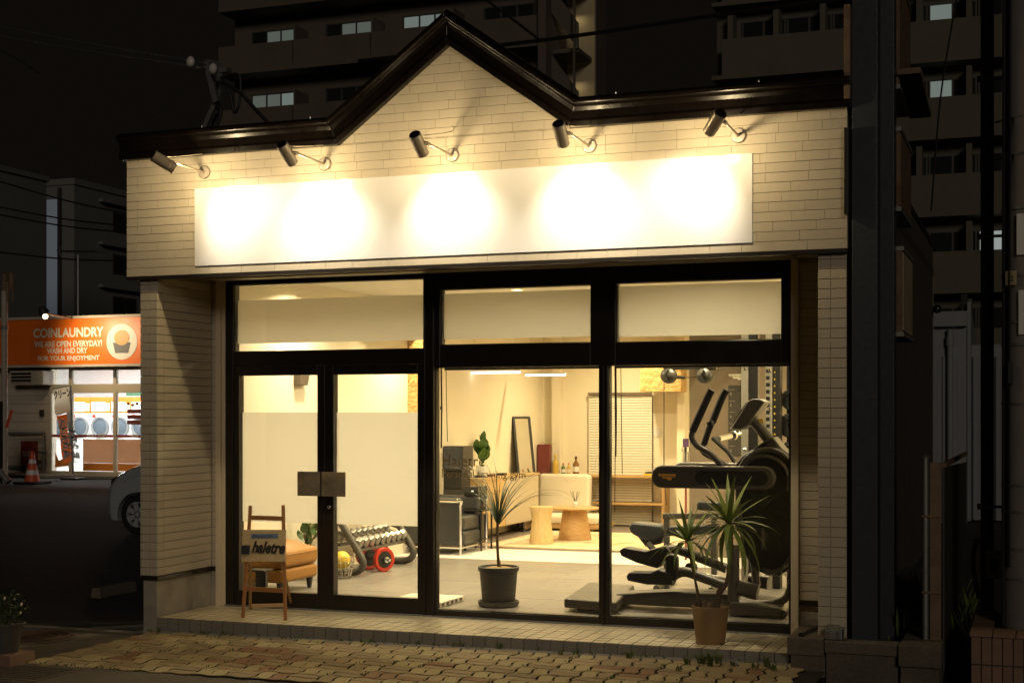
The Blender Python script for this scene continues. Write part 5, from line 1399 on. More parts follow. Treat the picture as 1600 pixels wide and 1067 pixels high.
# ------------------------------------------------------------------ room: bench behind the trainer
be = thing('exercise_bench', 'black adjustable exercise bench and frame behind the elliptical trainer', 'bench', (-3.0, 3.3, FLZ))
yb3 = 3.0
def B(px, py, y=yb3): return P(px, py, y)
sp_ = [(B(px, py).x, B(px, py).z) for px, py in [(981, 822), (987, 816), (1005, 818), (1034, 821), (1040, 838), (1020, 846), (1000, 841), (985, 833)]]
MB().prism(list(reversed(sp_)), yb3, yb3+.24).build('seat', m_leather, be, bevel=.03, seg=3)
MB().prism(list(reversed([(B(px, py).x, B(px, py).z) for px, py in [(993, 838), (1034, 842), (1030, 850), (1006, 855)]])), yb3+.06, yb3+.18).build('seat_bracket', m_graphite, be, bevel=.006)
MB().tube([B(1012, 848), B(1040, 880), B(1060, 900)], .03, 8).build('frame_bar', m_graphite, be, smooth=True)
MB().bar(B(1036, 806), B(1125, 806), .05, .06, (0, 1, 0)).build('frame_bar', m_graphite, be, bevel=.005)
MB().bar(B(1040, 830), B(1125, 826), .09, .05, (0, 1, 0)).build('backrest', m_leather, be, bevel=.02, seg=3)
MB().bar(B(1090, 789), B(1150, 793), .08, .10, (0, 1, 0)).build('pad', m_leather, be, bevel=.02, seg=3)
for px in (1042, 1116): MB().bar(B(px, 803), (B(px, 880).x, yb3, FLZ), .05, .05, (0, 1, 0)).build('leg', m_graphite, be, bevel=.004)
MB().tube([(B(1036, 890).x, yb3-.25, FLZ+.03), (B(1036, 890).x, yb3+.4, FLZ+.03)], .03, 8).tube([(B(1120, 890).x, yb3-.25, FLZ+.03), (B(1120, 890).x, yb3+.4, FLZ+.03)], .03, 8).build('foot_tube', m_graphite, be, smooth=True)
# ------------------------------------------------------------------ room: cable machine and rack
cmn = thing('cable_machine', 'tall cable machine with a taupe back panel and a black exercise poster', 'cable machine', (-2.5, 5.4, FLZ))
yp = 6.0
pa, pb = P(1077, 700, yp).x, P(1262, 700, yp).x
MB().box(pa, pb, yp, yp+.09, FLZ, 2.75).build('back_panel', m_taupe, cmn, bevel=.004)
q0_, q1_ = P(1138, 712, yp-.01), P(1165, 602, yp-.01)
m_print_grey = M('grey_print_ink', (.16, .14, .12), .7)
po = MB().box(q0_.x, q1_.x, yp-.012, yp-.002, q0_.z, q1_.z).build('poster', m_print_dark, cmn)
for k in range(6):
    z = q1_.z - .05 - k*.125; 
    MB().box(q0_.x+.01, q0_.x+.07, yp-.0145, yp-.0125, z, z+.007).box(q0_.x+.02, q0_.x+.035, yp-.0145, yp-.0125, z-.06, z-.03).build('poster_print', m_print_grey, po)
    MB().lathe([(.026, 0), (.028, .002), (.026, .003)], (q0_.x+.14, yp-.012, z-.05), 16, (0, -1, 0), False).build('poster_figure', m_print_grey, po)
logo_plate(Vector((P(1152, 589, yp).x, yp-.005, P(1152, 589, yp).z)), .20, .065, m_print_white, m_print_dark, 'TECHNOGYM', cmn, ts=.42)
ya = 4.4
MB().tube([P(1038, 573.5, ya), P(1117, 573.5, ya)], .030, 10).lathe([(.035, -.02), (.035, .02)], P(1117, 573.5, ya), 12, (1, 0, 0)).build('pulley_arm', m_graphite, cmn, smooth=True)
MB().tube([P(1040, 573, ya), (P(1040, 573, ya).x, yp, P(1040, 573, ya).z+.1)], .03, 8).tube([P(1110, 573, ya), (P(1110, 573, ya).x, yp, P(1110, 573, ya).z+.05)], .03, 8).build('arm_support', m_graphite, cmn, smooth=True)
for px in (1045, 1101):
    q = P(px, 587, ya); MB().ball(q, .088, 18, 12, (1, .75, .92)).build('pulley_head', m_darkgrey, cmn, smooth=True)
    MB().tube([q+Vector((0, -.068, -.06)), q+Vector((-.02, -.075, .0)), q+Vector((.01, -.066, .06))], .012, 6).build('pulley_slot', m_black, cmn, smooth=True)
MB().tube([P(1056, 589, ya), P(1070, 590, ya)], .017, 8).build('cable_stop', m_black, cmn)
MB().tube([P(1037.5, 598, ya), P(1037.5, 735, ya), P(1041, 790, ya)], .005, 5).tube([P(1070, 590, ya), P(1092, 589, ya)], .004, 5).build('cable', m_black, cmn)
rk = thing('power_rack', 'steel power rack with perforated uprights and numbered holes', 'rack', (-1.9, 3.6, FLZ))
yr = 3.3
def up_(px0, px1, mt, nm, y=yr, d=.07): 
    a, b = P(px0, 700, y).x, P(px1, 700, y).x
    return MB().box(a, b, y, y+d, FLZ, 2.85).build(nm, mt, rk, bevel=.003)
m_zinc = M('zinc_upright', (.42, .40, .34), .4, metal=.5, ns=18, na=.1)
up_(1158, 1169, m_zinc, 'upright'); up_(1170, 1184, m_black, 'upright', yr+.01, .10)
up_(1196, 1206.5, m_zinc, 'upright'); up_(1208, 1219, m_black, 'upright', yr+.012, .12); up_(1229, 1242, m_black, 'upright', yr+.25)
hm = MB().box(-.017, .017, yr-.003, yr-.0005, -.017, .017).mesh('hole', m_black)
ym = MB().box(-.007, .007, yr+.008, yr+.0115, -.007, .007).mesh('number_mark', m_yellow)
for k in range(19):
    z = 2.12 - k*.0625
    piece('hole', hm, rk, (P(1197, 700, yr).x+.016, 0, z))
    piece('number_mark', ym, rk, (P(1210, 700, yr).x, 0, z-.012))
for px, py in ((1164, 576), (1164, 702), (1203, 578), (1203, 638)):
    q = P(px, py, yr); MB().lathe([(.016, 0), (.016, .008), (.008, .012), (0, .012)], (q.x, yr, q.z), 8, (0, -1, 0)).build('bolt', m_chrome, rk)
for z in (2.6,): MB().box(P(1158, 700, yr).x, P(1245, 700, yr).x, yr+.12, yr+.18, z, z+.07).build('cross_beam', m_black, rk)
for k, (py, r_, lab) in enumerate(((624, .095, 'small black weight plate on the top peg of the rack'), (665, .115, 'larger black weight plate on the middle peg of the rack'), (707, .10, 'black weight plate on the low peg, half behind the trainer'))):
    q = P(1230, py, yr)
    wp = thing('weight_plate', lab, 'weight plate', (q.x, yr+.2, q.z), 'weight plates on the rack pegs')
    MB().lathe([(.024, 0), (r_*.5, -.004), (r_*.55, -.018), (r_*.9, -.018), (r_, -.010), (r_, .02), (.024, .02)][::-1], (q.x, yr+.2, q.z), 36, (0, 1, 0)).build('disc', m_rubber, wp, smooth=True)
    MB().tube([(q.x, yr+.12, q.z), (q.x, yr+.24, q.z)], .024, 14).build('peg', m_chrome, wp, smooth=True)
bbl = thing('barbell', 'chrome barbell sleeve sticking out of the rack above the trainer', 'barbell', P(1135, 684, 3.2))
MB().tube([P(1122, 686, 3.2), P(1146, 680, 3.5)], .030, 14).build('sleeve', m_chrome, bbl, smooth=True)
MB().lathe([(.045, -.015), (.048, 0), (.045, .015)], P(1145, 680.3, 3.48), 16, (P(1146, 680, 3.5)-P(1122, 686, 3.2))).build('collar', m_chrome, bbl, smooth=True)
MB().tube([P(1146, 680, 3.5), P(1200, 668, 4.3)], .014, 8).build('shaft', m_steel, bbl, smooth=True)
vbq = P(1071.5, 800, 5.6)
vbl = thing('upright_barbell', 'upright barbell with a purple end and chrome collar against the panel', 'barbell', (vbq.x, 5.6, FLZ))
def Vb(py): return P(1071.5, py, 5.6).z
for z0, z1, r_, mt, nm in ((FLZ, Vb(722), .012, m_burgundy, 'shaft'), (Vb(722), Vb(706), .036, m_steel, 'sleeve'), (Vb(706), Vb(698), .046, m_chrome, 'collar'), (Vb(698), Vb(685), .034, M('purple_band', (.08, .035, .11), .5), 'end_cap')):
    MB().lathe([(0, z0-FLZ), (r_, z0-FLZ), (r_, z1-FLZ-.001), (0, z1-FLZ-.001)], (vbq.x, 5.6, FLZ), 14).build(nm, mt, vbl, smooth=True)
bkx = P(1030, 740, 9.85)
bo = thing('yellow_book', 'yellow and black books lying on the end of the counter', 'books', (bkx.x-.05, 9.85, cz))
MB().box(bkx.x-.20, bkx.x+.08, 9.74, 9.95, cz+.001, cz+.03).build('book', m_yellow, bo, bevel=.003)
MB().box(bkx.x-.18, bkx.x+.08, 9.75, 9.94, cz+.031, cz+.055).build('book', m_print_dark, bo, bevel=.003)
# ------------------------------------------------------------------ coin laundry across the lot
LY = 25.0
la = thing('laundry_building', 'low coin laundry with a long orange fascia sign and bright shop window', 'laundry', (-29, LY, 0))
def LP(px, py, y=LY): return P(px, py, y)
lx0, lx1 = LP(-120, 600).x, LP(420, 600).x
zt_ = LP(100, 497).z; zs0 = LP(100, 573).z
zg = -.02
wx0 = LP(76.5, 650).x                     # window starts
MB().box(lx0, wx0, LY+.15, LY+.35, zg, zs0+.2).build('wall_core', m_laundwall, la)
ph = .26
for k in range(int((zs0-zg)/ph)+1):
    z = zg + k*ph
    for xa, xb in ((lx0, LP(8, 600).x-.01), (LP(8, 600).x, wx0-.005)):
        MB().box(xa, xb, LY+.12, LY+.148, z+.006, min(z+ph-.006, zs0)).build('siding_plank', m_laundwall, la, bevel=.004)
# fascia sign
MB().box(lx0, lx1, LY-.35, LY+.5, zs0, zt_).build('fascia', m_laundwall, la)
MB().box(lx0, lx1, LY-.40, LY-.352, zs0+.05, zt_-.06).build('sign_face', m_laundsign, la)
MB().box(lx0, lx1, LY-.44, LY-.33, zt_-.055, zt_+.02).box(lx0, lx1, LY-.44, LY-.33, zs0-.02, zs0+.045).build('sign_frame', m_laundwall, la)
m_signwhite = M('sign_letters', (.74, .70, .60), .5)
ly_ = LY-.402
def ltext(body, x0px, x1px, ypx, hpx):
    a, b = P(x0px, ypx, ly_), P(x1px, ypx, ly_)
    t = text(body, 1.0, (a.x, ly_, a.z), FRONT, m_signwhite, la, 'sign_lettering', bold=.032)
    xs = [v.co.x for v in t.data.vertices]; ysz = [v.co.y for v in t.data.vertices]
    h = hpx/F*(LY-CY)/ray(100, 600)[1]
    t.scale = ((b.x-a.x)/(max(xs)-min(xs)), h/(max(ysz)-min(0, min(ysz))), 1)
ltext('COINLAUNDRY', 52, 161.5, 527.5, 15); ltext('WE ARE OPEN EVERYDAY!', 54, 160, 542.5, 9.5)
ltext('WASH AND DRY', 73.5, 137, 552.5, 9); ltext('FOR YOUR ENJOYMENT', 59, 155, 563.5, 9.5)
oc = P(190.5, 534, ly_); rx = (P(215, 534, ly_).x-P(167, 534, ly_).x)/2; rz_ = (P(190, 506, ly_).z-P(190, 562, ly_).z)/2
MB().prism([(oc.x+rx*math.cos(2*math.pi*k/40), oc.z+rz_*math.sin(2*math.pi*k/40)) for k in range(40)], ly_-.006, ly_+.001).build('sign_oval', m_signwhite, la)
# plain generic picture in the oval: a washing tub
MB().prism([(oc.x-.22, oc.z-.32), (oc.x+.22, oc.z-.32), (oc.x+.30, oc.z-.02), (oc.x-.30, oc.z-.02)], ly_-.012, ly_-.0065).build('tub_picture', m_apartcool, la)
MB().prism([(oc.x+.26*math.cos(a), oc.z+.12+.22*math.sin(a)) for a in [2*math.pi*k/24 for k in range(24)]], ly_-.0125, ly_-.0066).build('laundry_picture', M('sign_tan', (.55, .30, .08), .5), la)
# shop window frames and panes
frl = MB(); yw0, yw1 = LY+.02, LY+.14
def fx(px): return LP(px, 650).x
def fz(py): return LP(130, py).z
def fbox(p0, p1, q0, q1): frl.box(fx(p0), fx(p1), yw0, yw1, fz(q1), fz(q0))
rx1 = 330
for p0, p1 in ((76.5, 79), (106.5, 111.5), (176, 181), (262, 267), (327, 330)): fbox(p0, p1, 573, 748)
segs = [(79, 106.5), (111.5, 176), (181, 262), (267, 327)]
for p0, p1 in segs: fbox(p0, p1, 600, 614); fbox(p0, p1, 736, 748); fbox(p0, p1, 573, 576.5)
for p0, p1 in segs[1:]: fbox(p0, p1, 576.5, 578.5)
frl.build('window_frame', m_laundfr, la, bevel=.006)
m_lfilm = film('laundry_film', (.8, .8, .8), .6); m_obi = M('red_band', (.30, .02, .02), .6); m_lbrown = film('film_brown', (.50, .25, .13), .7); m_lorange = M('orange_leaf', (.70, .25, .04), .6)
for k, (p0, p1) in enumerate(segs):
    o = MB().box(fx(p0), fx(p1), LY+.07, LY+.08, fz(736), fz(614)).build('pane', m_glass, la)
    MB().box(fx(p0), fx(p1), LY+.07, LY+.08, fz(600), fz(576.5)).build('transom_pane', m_glass, la)
    MB().add([(fx(p0), LY+.062, fz(683)), (fx(p1), LY+.062, fz(683)), (fx(p1), LY+.062, fz(679)), (fx(p0), LY+.062, fz(679))], [(0, 1, 2, 3)]).build('red_band', m_obi, o)
    if k: 
        x0 = fx(p0 + (16 if k == 1 else 1)); 
        MB().add([(x0, LY+.064, fz(723)), (fx(p1-1), LY+.064, fz(723)), (fx(p1-1), LY+.064, fz(686)), (x0, LY+.064, fz(686))], [(0, 1, 2, 3)]).build('brown_film', m_lbrown, o)
        MB().add([(x0, LY+.064, fz(735.5)), (fx(p1-1), LY+.064, fz(735.5)), (fx(p1-1), LY+.064, fz(723.3)), (x0, LY+.064, fz(723.3))], [(0, 1, 2, 3)]).build('orange_film', m_lorange, o)
    else:
        MB().add([(fx(84), LY+.064, fz(731)), (fx(106), LY+.064, fz(728)), (fx(106), LY+.064, fz(712)), (fx(90), LY+.064, fz(720)), (fx(84), LY+.064, fz(706))], [(0, 1, 2, 3, 4)]).build('orange_film', m_lorange, o)
    if k in (1, 2): text('\u6d17\u6fef\u3068\u4e7e\u71e5' if k == 1 else '\u4e7e\u71e5', .13, (fx(p0+22), LY+.0605, fz(682.6)), FRONT, m_signwhite, o, 'band_lettering')
for k in range(3): MB().box(fx(197), fx(222), LY+.055, LY+.062, fz(646+k*8.5), fz(639.5+k*8.5)).build('notice_board', m_burgundy, la)
for k in range(4): MB().ball((fx(198.5+7*k), LY+.058, fz(631+(k % 2)*2)), .055, 8, 6, (1, .1, .8)).build('paw_sticker', m_burgundy, la)
# inside
iy = LY+5.2
wl = wx0-6.5
MB().box(wl, fx(335), LY+.36, iy+.1, -.02, .0).build('inside_floor', m_white, la)
MB().box(wl, fx(335), iy, iy+.1, 0, zs0+.3).box(wl-.1, wl, LY+.36, iy+.1, 0, zs0+.3).box(fx(335), fx(335)+.1, LY+.36, iy+.1, 0, zs0+.3).build('inside_wall', m_white, la)
MB().box(wl-.1, fx(335)+.1, LY+.3, iy+.1, zs0+.3, zs0+.4).build('inside_ceiling', m_white, la)
MB().box(lx0, lx1, LY+.5, LY+9, zs0+.45, zs0+.6).build('roof', m_corr, la)
MB().box(LP(330, 600).x, lx1, LY+.15, LY+.35, zg, zs0+.2).build('wall_core', m_laundwall, la)
for k in range(3):
    t_ = thing('laundry_light', ('bright ceiling tube at the left end of the laundry', 'bright ceiling tube in the middle of the laundry', 'bright ceiling tube at the hidden end of the laundry')[k], 'ceiling light', (wx0-1.6+k*3.0, LY+2.2, zs0+.25), 'ceiling tubes in the laundry')
    x = wx0-1.6+k*3.0
    MB().box(x-1.2, x+1.2, LY+2.1, LY+2.3, zs0+.22, zs0+.299).build('housing', m_white, t_)
    MB().box(x-1.18, x+1.18, LY+2.12, LY+2.28, zs0+.19, zs0+.219).build('tube', m_laundlight, t_)
    lamp('laundry_lamp', 'AREA', (x, LY+2.2, zs0+.17), 120, (.88, .96, 1.0), t_, None, shape='RECTANGLE', size=2.3, size_y=.5)
    lamp('laundry_lamp', 'AREA', (x, LY+1.2, zs0+.15), 90, (.9, .97, 1.0), t_, (x, iy, 1.0), shape='RECTANGLE', size=2.3, size_y=.3)
# washers
wy = LY+3.6
def washer_proto():
    t_ = thing('washing_machine', '', 'washing machine', (0, 0, 0), 'coin washers in the laundry')
    w_, h = .77, 2.32
    MB().box(-w_/2, w_/2, 0, .9, 0, 1.80).build('body', m_white, t_, bevel=.015)
    MB().box(-w_/2, w_/2, 0, .9, 1.803, h).build('control_panel', m_laundsign, t_, bevel=.01)
    MB().box(-w_/2+.04, w_/2-.20, -.012, 0.001, 1.86, 2.16).build('price_card', m_white, t_)
    MB().box(w_/2-.17, w_/2-.03, -.012, 0.001, 1.88, 2.12).build('coin_slot', m_cream, t_)
    MB().lathe([(.25, 0), (.33, -.01), (.34, .05), (.32, .075), (.27, .06), (.255, .02)], (0, 0, 1.36), 32, (0, -1, 0), False).build('door_ring', m_apartcool, t_, smooth=True)
    MB().lathe([(.0, .05), (.17, .04), (.258, .02)], (0, 0, 1.36), 28, (0, -1, 0)).build('door_glass', M('washer_glass', (.08, .10, .12), .45) , t_, smooth=True)
    MB().box(-w_/2+.08, -w_/2+.20, -.012, .001, 1.66, 1.76).build('sticker', m_red, t_)
    return t_
wpx = [94, 125.5, 157, 188.5, 220, 251.5, 283, 314]
wp_ = washer_proto()
ords = ['coin washer at the left end of the row, behind the banner', 'coin washer directly right of the banner', 'coin washer in the middle of the wide pane', 'coin washer behind the post of the sliding door', 'coin washer below the three brown notice boards', 'first coin washer hidden behind the shop pillar', 'second coin washer hidden behind the shop pillar', 'last coin washer of the row, out of sight']
for k, px in enumerate(wpx):
    o = wp_ if k == 0 else dup(wp_, (0, 0, 0))
    o.location = (P(px, 680, wy).x, wy, .0); o['label'] = ords[k]
MB().box(wx0, fx(330), wy+.2, wy+.3, 2.36, 2.46).build('green_shelf', M('green_trim', (.03, .13, .06), .5), la)
psm = MB().box(-.62, .62, -.012, 0, 0, .38).mesh('price_poster', m_cream)
for k in range(6): piece('price_poster', psm, la, (wx0+.9+k*1.45, iy-.003, 2.62))
# fittings on the laundry wall
al = thing('sign_lamp', 'arm lamp shining down onto the orange laundry sign', 'sign lamp', LP(72, 496))
a, b, c = P(115, 498, LY-.3), P(72, 490, LY-2.2), P(66, 494, LY-1.35)
MB().tube([a, b], .03, 8).build('arm', m_pipew, al, smooth=True)
MB().lathe([(.05, -.22), (.11, -.14), (.16, .0), (.14, .0)], b + Vector((-.05, 0, .0)), 16, (.25, .35, -.9)).build('shade', m_darkgrey, al, smooth=True)
MB().ball(b + Vector((-.04, .02, -.08)), .07, 12, 8).build('bulb', emit('bulb_glow', (1.0, .82, .5), 12), al, smooth=True)
lamp('sign_spot', 'SPOT', b + Vector((-.02, .08, -.2)), 330, (1.0, .78, .48), al, (b.x+1.2, LY-.3, zs0+.2), spot_size=R(150), spot_blend=1, shadow_soft_size=.12)
acu = thing('wall_unit', 'cream outdoor air conditioner unit with grille hung on the laundry wall', 'air conditioner', LP(40, 590))
a, b = LP(18, 602, LY-.3), LP(70, 579, LY-.3)
MB().box(a.x, b.x, LY-.38, LY+.115, a.z, b.z).build('case', m_pipew, acu, bevel=.02)
MB().box(a.x+.06, b.x-.42, LY-.384, LY-.3815, a.z+.06, b.z-.06).build('dark_opening', m_black, acu)
for k in range(4): MB().box(a.x+.06, b.x-.42, LY-.40, LY-.385, a.z+.07+k*.10, a.z+.10+k*.10).build('louvre', m_pipew, acu)
fx_ = thing('extinguisher_box', 'red fire extinguisher box on the laundry wall behind the cone', 'extinguisher box', LP(46, 727))
a, b = LP(37.5, 726), LP(55.5, 689)
MB().box(a.x, b.x, LY-.15, LY+.115, a.z, b.z).build('box', m_red2 if False else M('dull_red', (.22, .035, .02), .5), fx_, bevel=.01)
text('\u6d88\u706b\u5668', .20, (a.x+.06, LY-.153, (a.z+b.z)/2-.1), FRONT, m_signwhite, fx_, 'box_lettering', xs=.5)
mb_ = MB().box(LP(60.5, 650).x, LP(65.5, 650).x, LY+.02, LY+.115, LP(60, 650).z, LP(60, 640).z).build('meter_box', m_darkgrey, bevel=.008)
tag(mb_, 'small dark box fixed to the laundry wall left of the window', 'wall box')
pi = thing('gas_pipe', 'grey gas pipe running round the laundry wall below the air unit', 'pipe', LP(60, 720))
MB().tube([LP(14, 677, LY-.02), LP(69, 677, LY-.02), LP(69, 705, LY-.02), LP(68, 738, LY-.02)], .05, 8).tube([LP(14, 730, LY-.02), LP(68, 731, LY-.02)], .06, 8).build('run', m_galv, pi, smooth=True)
MB().tube([LP(60, 706, LY-.05), LP(73, 707, LY-.05)], .035, 6).build('valve', m_galv, pi)
struct(MB().box(lx0, lx1, LY-1.3, LY+.1, -.05, .03).build('laundry_step', m_concrete, bevel=.01))
# flag banner with a heavy base
bn_ = thing('flag_banner', 'tall orange and cream advertising banner on a pole outside the laundry', 'banner', P(112, 755, 23.2))
by_ = 23.2
def Bn(px, py): return P(px, py, by_)
MB().tube([(Bn(114, 600).x, by_, .1), (Bn(110.5, 600).x, by_, Bn(110, 602).z)], .025, 8).tube([Bn(82, 608), Bn(110.5, 602.5)], .016, 6).build('pole', m_galv, bn_, smooth=True)
MB().box(Bn(102, 750).x, Bn(127, 750).x, by_-.25, by_+.25, -.05, Bn(114, 746).z).build('base', m_black, bn_, bevel=.03)
def cloth(c4_, mt, nm, d=0):
    n = 8; vs = []; fs = []
    a, b, c, d4 = c4_
    for i in range(n+1):
        for j in range(4):
            u, v = j/3, i/n
            p = (Bn(*a)*(1-u)+Bn(*b)*u)*(1-v) + (Bn(*d4)*(1-u)+Bn(*c)*u)*v
            p.y += .05*math.sin(v*6+u*2)*.8 + d
            vs.append(p)
    for i in range(n):
        for j in range(3): fs.append((i*4+j, (i+1)*4+j, (i+1)*4+j+1, i*4+j+1))
    return MB().add(vs, fs).build(nm, mt, bn_, smooth=True)
cloth(((82, 609), (109, 603), (109, 643), (88, 650)), m_flagcr_cloth, 'upper_cloth')
lc = cloth(((88, 650), (104, 646), (113, 720), (100, 724)), m_flagor_cloth, 'lower_cloth')
MB().add([Bn(104, 645), Bn(110, 642), Bn(116, 720), Bn(113, 720)], [(3, 2, 1, 0)]).build('side_cloth', m_white, bn_)
text('\u30af\u30ea\u30fc\u30f3', .26, Bn(88, 623)+Vector((0, -.09, 0)), (R(90), R(-9), 0), m_print_dark, bn_, 'banner_lettering', xs=.55, bold=.01)
m_greyp = M('grey_print', (.55, .52, .50), .7)
for k, w5 in enumerate(('\u7fbd\u6bdb', '\u6bdb\u5e03', '\u5e03\u56e3', '\u6d17\u6fef', '\u4e7e\u71e5')):
    t = text(w5, .30, Bn(92+2.3*k, 667+12.2*k)+Vector((0, -.09, 0)), (R(90), R(10), 0), m_greyp, bn_, 'banner_lettering', xs=.95, bold=.01)
# cone
cn_ = thing('traffic_cone', 'orange traffic cone with white bands on a black base', 'traffic cone', P(51, 757, 20.6))
cq = G(50.5, 756, -.05)
cn_.location = cq; W[cn_.name] = Vector(cq)
s_ = (cq - Vector((0, CY, 0))).length
hc_ = 48*s_*.86/F*1.07; 
MB().box(cq.x-.34, cq.x+.34, cq.y-.34, cq.y+.34, -.048, .02).build('base', m_rubber, cn_, bevel=.02)
def rr_(t): return .20*(1-t)+.035*t
for t0, t1, mt, nm in ((0, .22, m_cone, 'cone_band'), (.22, .38, m_white, 'white_band'), (.38, .60, m_cone, 'cone_band'), (.60, .74, m_white, 'white_band'), (.74, 1, m_cone, 'cone_tip')):
    MB().lathe([(rr_(t0), t0*hc_), (rr_(t1), t1*hc_-.001)] + ([(0, hc_)] if t1 == 1 else []), (cq.x, cq.y, .02), 24).build(nm, mt, cn_, smooth=True)
# white post, barrier and chain at the far left
wp2 = thing('white_post', 'pale steel post with a hooked bracket top at the left edge of the lot', 'post', G(7, 756, -.05))
wq = W[wp2.name]; wy2 = 21.0
def Wp(px, py): return P(px, py, wy2)
MB().tube([(Wp(7, 600).x, wy2, -.05), (Wp(7, 600).x, wy2, Wp(7, 455).z)], .085, 12).build('pole', m_pipew, wp2, smooth=True)
MB().tube([Wp(7, 458), Wp(8, 428), Wp(18, 427), Wp(18, 452)], .06, 8).tube([Wp(12, 440), Wp(12, 470)], .04, 6).tube([Wp(20, 452), Wp(20, 472)], .02, 6).build('bracket', m_rust, wp2, smooth=True)
MB().lathe([(.10, 0), (.10, .1)], Wp(7, 515), 12).build('collar', m_galv, wp2)
brr = MB().bar(P(10, 668, 20.8), P(19, 641, 20.8), .06, .06).build('barrier_arm', m_cone)
tag(brr, 'short orange and white striped barrier bar leaning at the post', 'barrier bar')
br2 = thing('yard_fence', 'dark low fence and post stub at the left edge beside the cone', 'fence', G(4, 756, -.05))
MB().box(P(-60, 600, 20.9).x, P(4, 600, 20.9).x, 20.88, 20.93, -.05, P(0, 627, 20.9).z).build('panel', m_flash, br2)
MB().tube([P(0, 735, 19.5), P(14, 753, 19.5)], .09, 10).build('stay', m_galv, br2)
# tv antenna on the laundry roof
an = thing('tv_antenna', 'thin rooftop television antenna above the laundry', 'antenna', P(122, 500, LY+2))
ay = LY+2
MB().tube([P(122, 500, ay), P(122, 398, ay)], .03, 6).build('mast', m_galv, an)
MB().tube([P(92, 393, ay), P(158, 393, ay)], .02, 6).build('boom', m_galv, an)
for k in range(12): q = P(98+k*5, 393, ay); MB().tube([q+Vector((0, -.3, 0)), q+Vector((0, .3, 0))], .012, 4).build('element', m_galv, an)
MB().tube([P(96, 384, ay), P(92, 393, ay), P(96, 402, ay)], .015, 4).build('reflector', m_galv, an)

# ------------------------------------------------------------------ parked car
ca = thing('parked_car', 'grey compact car parked on the dark lot, only its nose showing', 'car', (0, 0, 0))
m_alloy = M('alloy', (.45, .46, .48), .35, metal=.2)
prof_ = [(.05, .20), (0, .30), (-.01, .52), (.03, .68), (.09, .80), (.22, .90), (.50, 1.01), (.78, 1.09), (.92, 1.13), (1.45, 1.52), (1.7, 1.60), (2.7, 1.62), (3.15, 1.55), (3.33, 1.1), (3.37, .6), (3.33, .25), (2.8, .22), (1.8, .19), (.8, .19)]
def body_mesh():
    mb = MB(); n = len(prof_); ys = (0, .06, .20, 1.27, 1.41, 1.47)
    vs = []
    for y in ys:
        e = abs(y-.735)/.735
        for (x, z) in prof_:
            k = (e**5)
            zz = z - k*(.16 if z > 1.15 else .05 if z > .7 else 0)
            xx = x + (1.68-x)*.055*k + (.13*k if x < .5 and z < 1.1 and z > .18 else 0)*(1-x*2 if x < .5 else 0)
            yy = y if z < 1.15 else .735 + (y-.735)*(1-.14*(z-1.15)/.45)
            vs.append((xx, yy, zz))
    fs = [tuple(range(n-1, -1, -1)), tuple(range((len(ys)-1)*n, len(ys)*n))]
    for i in range(len(ys)-1):
        for k in range(n): fs.append((i*n+k, i*n+(k+1) % n, (i+1)*n+(k+1) % n, (i+1)*n+k))
    return mb.add(vs, fs)
cb_ = body_mesh().build('body', m_car, ca, bevel=.02, seg=3)
cutters = []
for x in (.69, 2.65):
    cu_ = MB().lathe([(.345, -.30), (.345, .30)], (x, 0, .29), 40, (0, 1, 0)).lathe([(.345, -.30), (.345, .30)], (x, 1.47, .29), 40, (0, 1, 0)).build('cut', m_black, ca)
    bo_ = cb_.modifiers.new('cut', 'BOOLEAN'); bo_.object = cu_; bo_.operation = 'DIFFERENCE'; bo_.solver = 'EXACT'
    cutters.append(cu_)
bpy.context.view_layer.update()
nm_ = bpy.data.meshes.new_from_object(cb_.evaluated_get(bpy.context.evaluated_depsgraph_get()))
cb_.modifiers.clear(); cb_.data = nm_
for cu_ in cutters: bpy.data.objects.remove(cu_)
MB().prism([(1.02, 1.14), (1.50, 1.50), (2.02, 1.50), (2.02, 1.14)], .028, .05).prism([(2.10, 1.14), (2.10, 1.50), (2.95, 1.48), (3.1, 1.14)], .028, .05).build('side_window', m_carglass, ca)
for x, nm in ((.69, 'wheel'), (2.65, 'wheel')):
    for yy, s_ in ((.09, -1), (1.38, 1)):
        wh = MB().lathe([(.19, -.085), (.27, -.085), (.296, -.06), (.30, -.03), (.30, .03), (.296, .06), (.27, .085), (.19, .085)], (x, yy, .30), 40, (0, s_, 0), False).build(nm, m_rubber, ca, smooth=True)
        MB().lathe([(.19, .0), (.19, .082), (.178, .086), (.172, .05), (.168, .01)], (x, yy, .30), 32, (0, s_, 0), False).build('rim', m_alloy, wh, smooth=True)
        MB().lathe([(0, .04), (.165, .02)], (x, yy, .30), 24, (0, s_, 0)).build('brake_disc', m_black, wh, smooth=True)
        for k in range(7):
            a = 2*math.pi*k/7; d = Vector((math.cos(a), 0, math.sin(a))); c_ = Vector((x, yy + s_*.075, .30))
            sd = Vector((-d.z, 0, d.x))
            MB().add([c_+d*.02-sd*.028, c_+d*.02+sd*.028, c_+d*.175+sd*.042, c_+d*.175-sd*.042] + [q + Vector((0, -s_*.03, 0)) for q in (c_+d*.02-sd*.028, c_+d*.02+sd*.028, c_+d*.175+sd*.042, c_+d*.175-sd*.042)], [(0, 1, 2, 3), (7, 6, 5, 4), (0, 4, 5, 1), (1, 5, 6, 2), (2, 6, 7, 3), (3, 7, 4, 0)]).build('spoke', m_alloy, wh)
        MB().lathe([(0, .084), (.035, .078), (.038, .05)][::-1], (x, yy, .30), 16, (0, s_, 0)).build('hub_cap', m_alloy, wh, smooth=True)
for yy in (.10, 1.37): MB().ball((.24, .17 if yy < .5 else 1.30, .76), .12, 12, 8, (1.0, .7, .75)).build('headlight', m_carglass, ca, smooth=True)
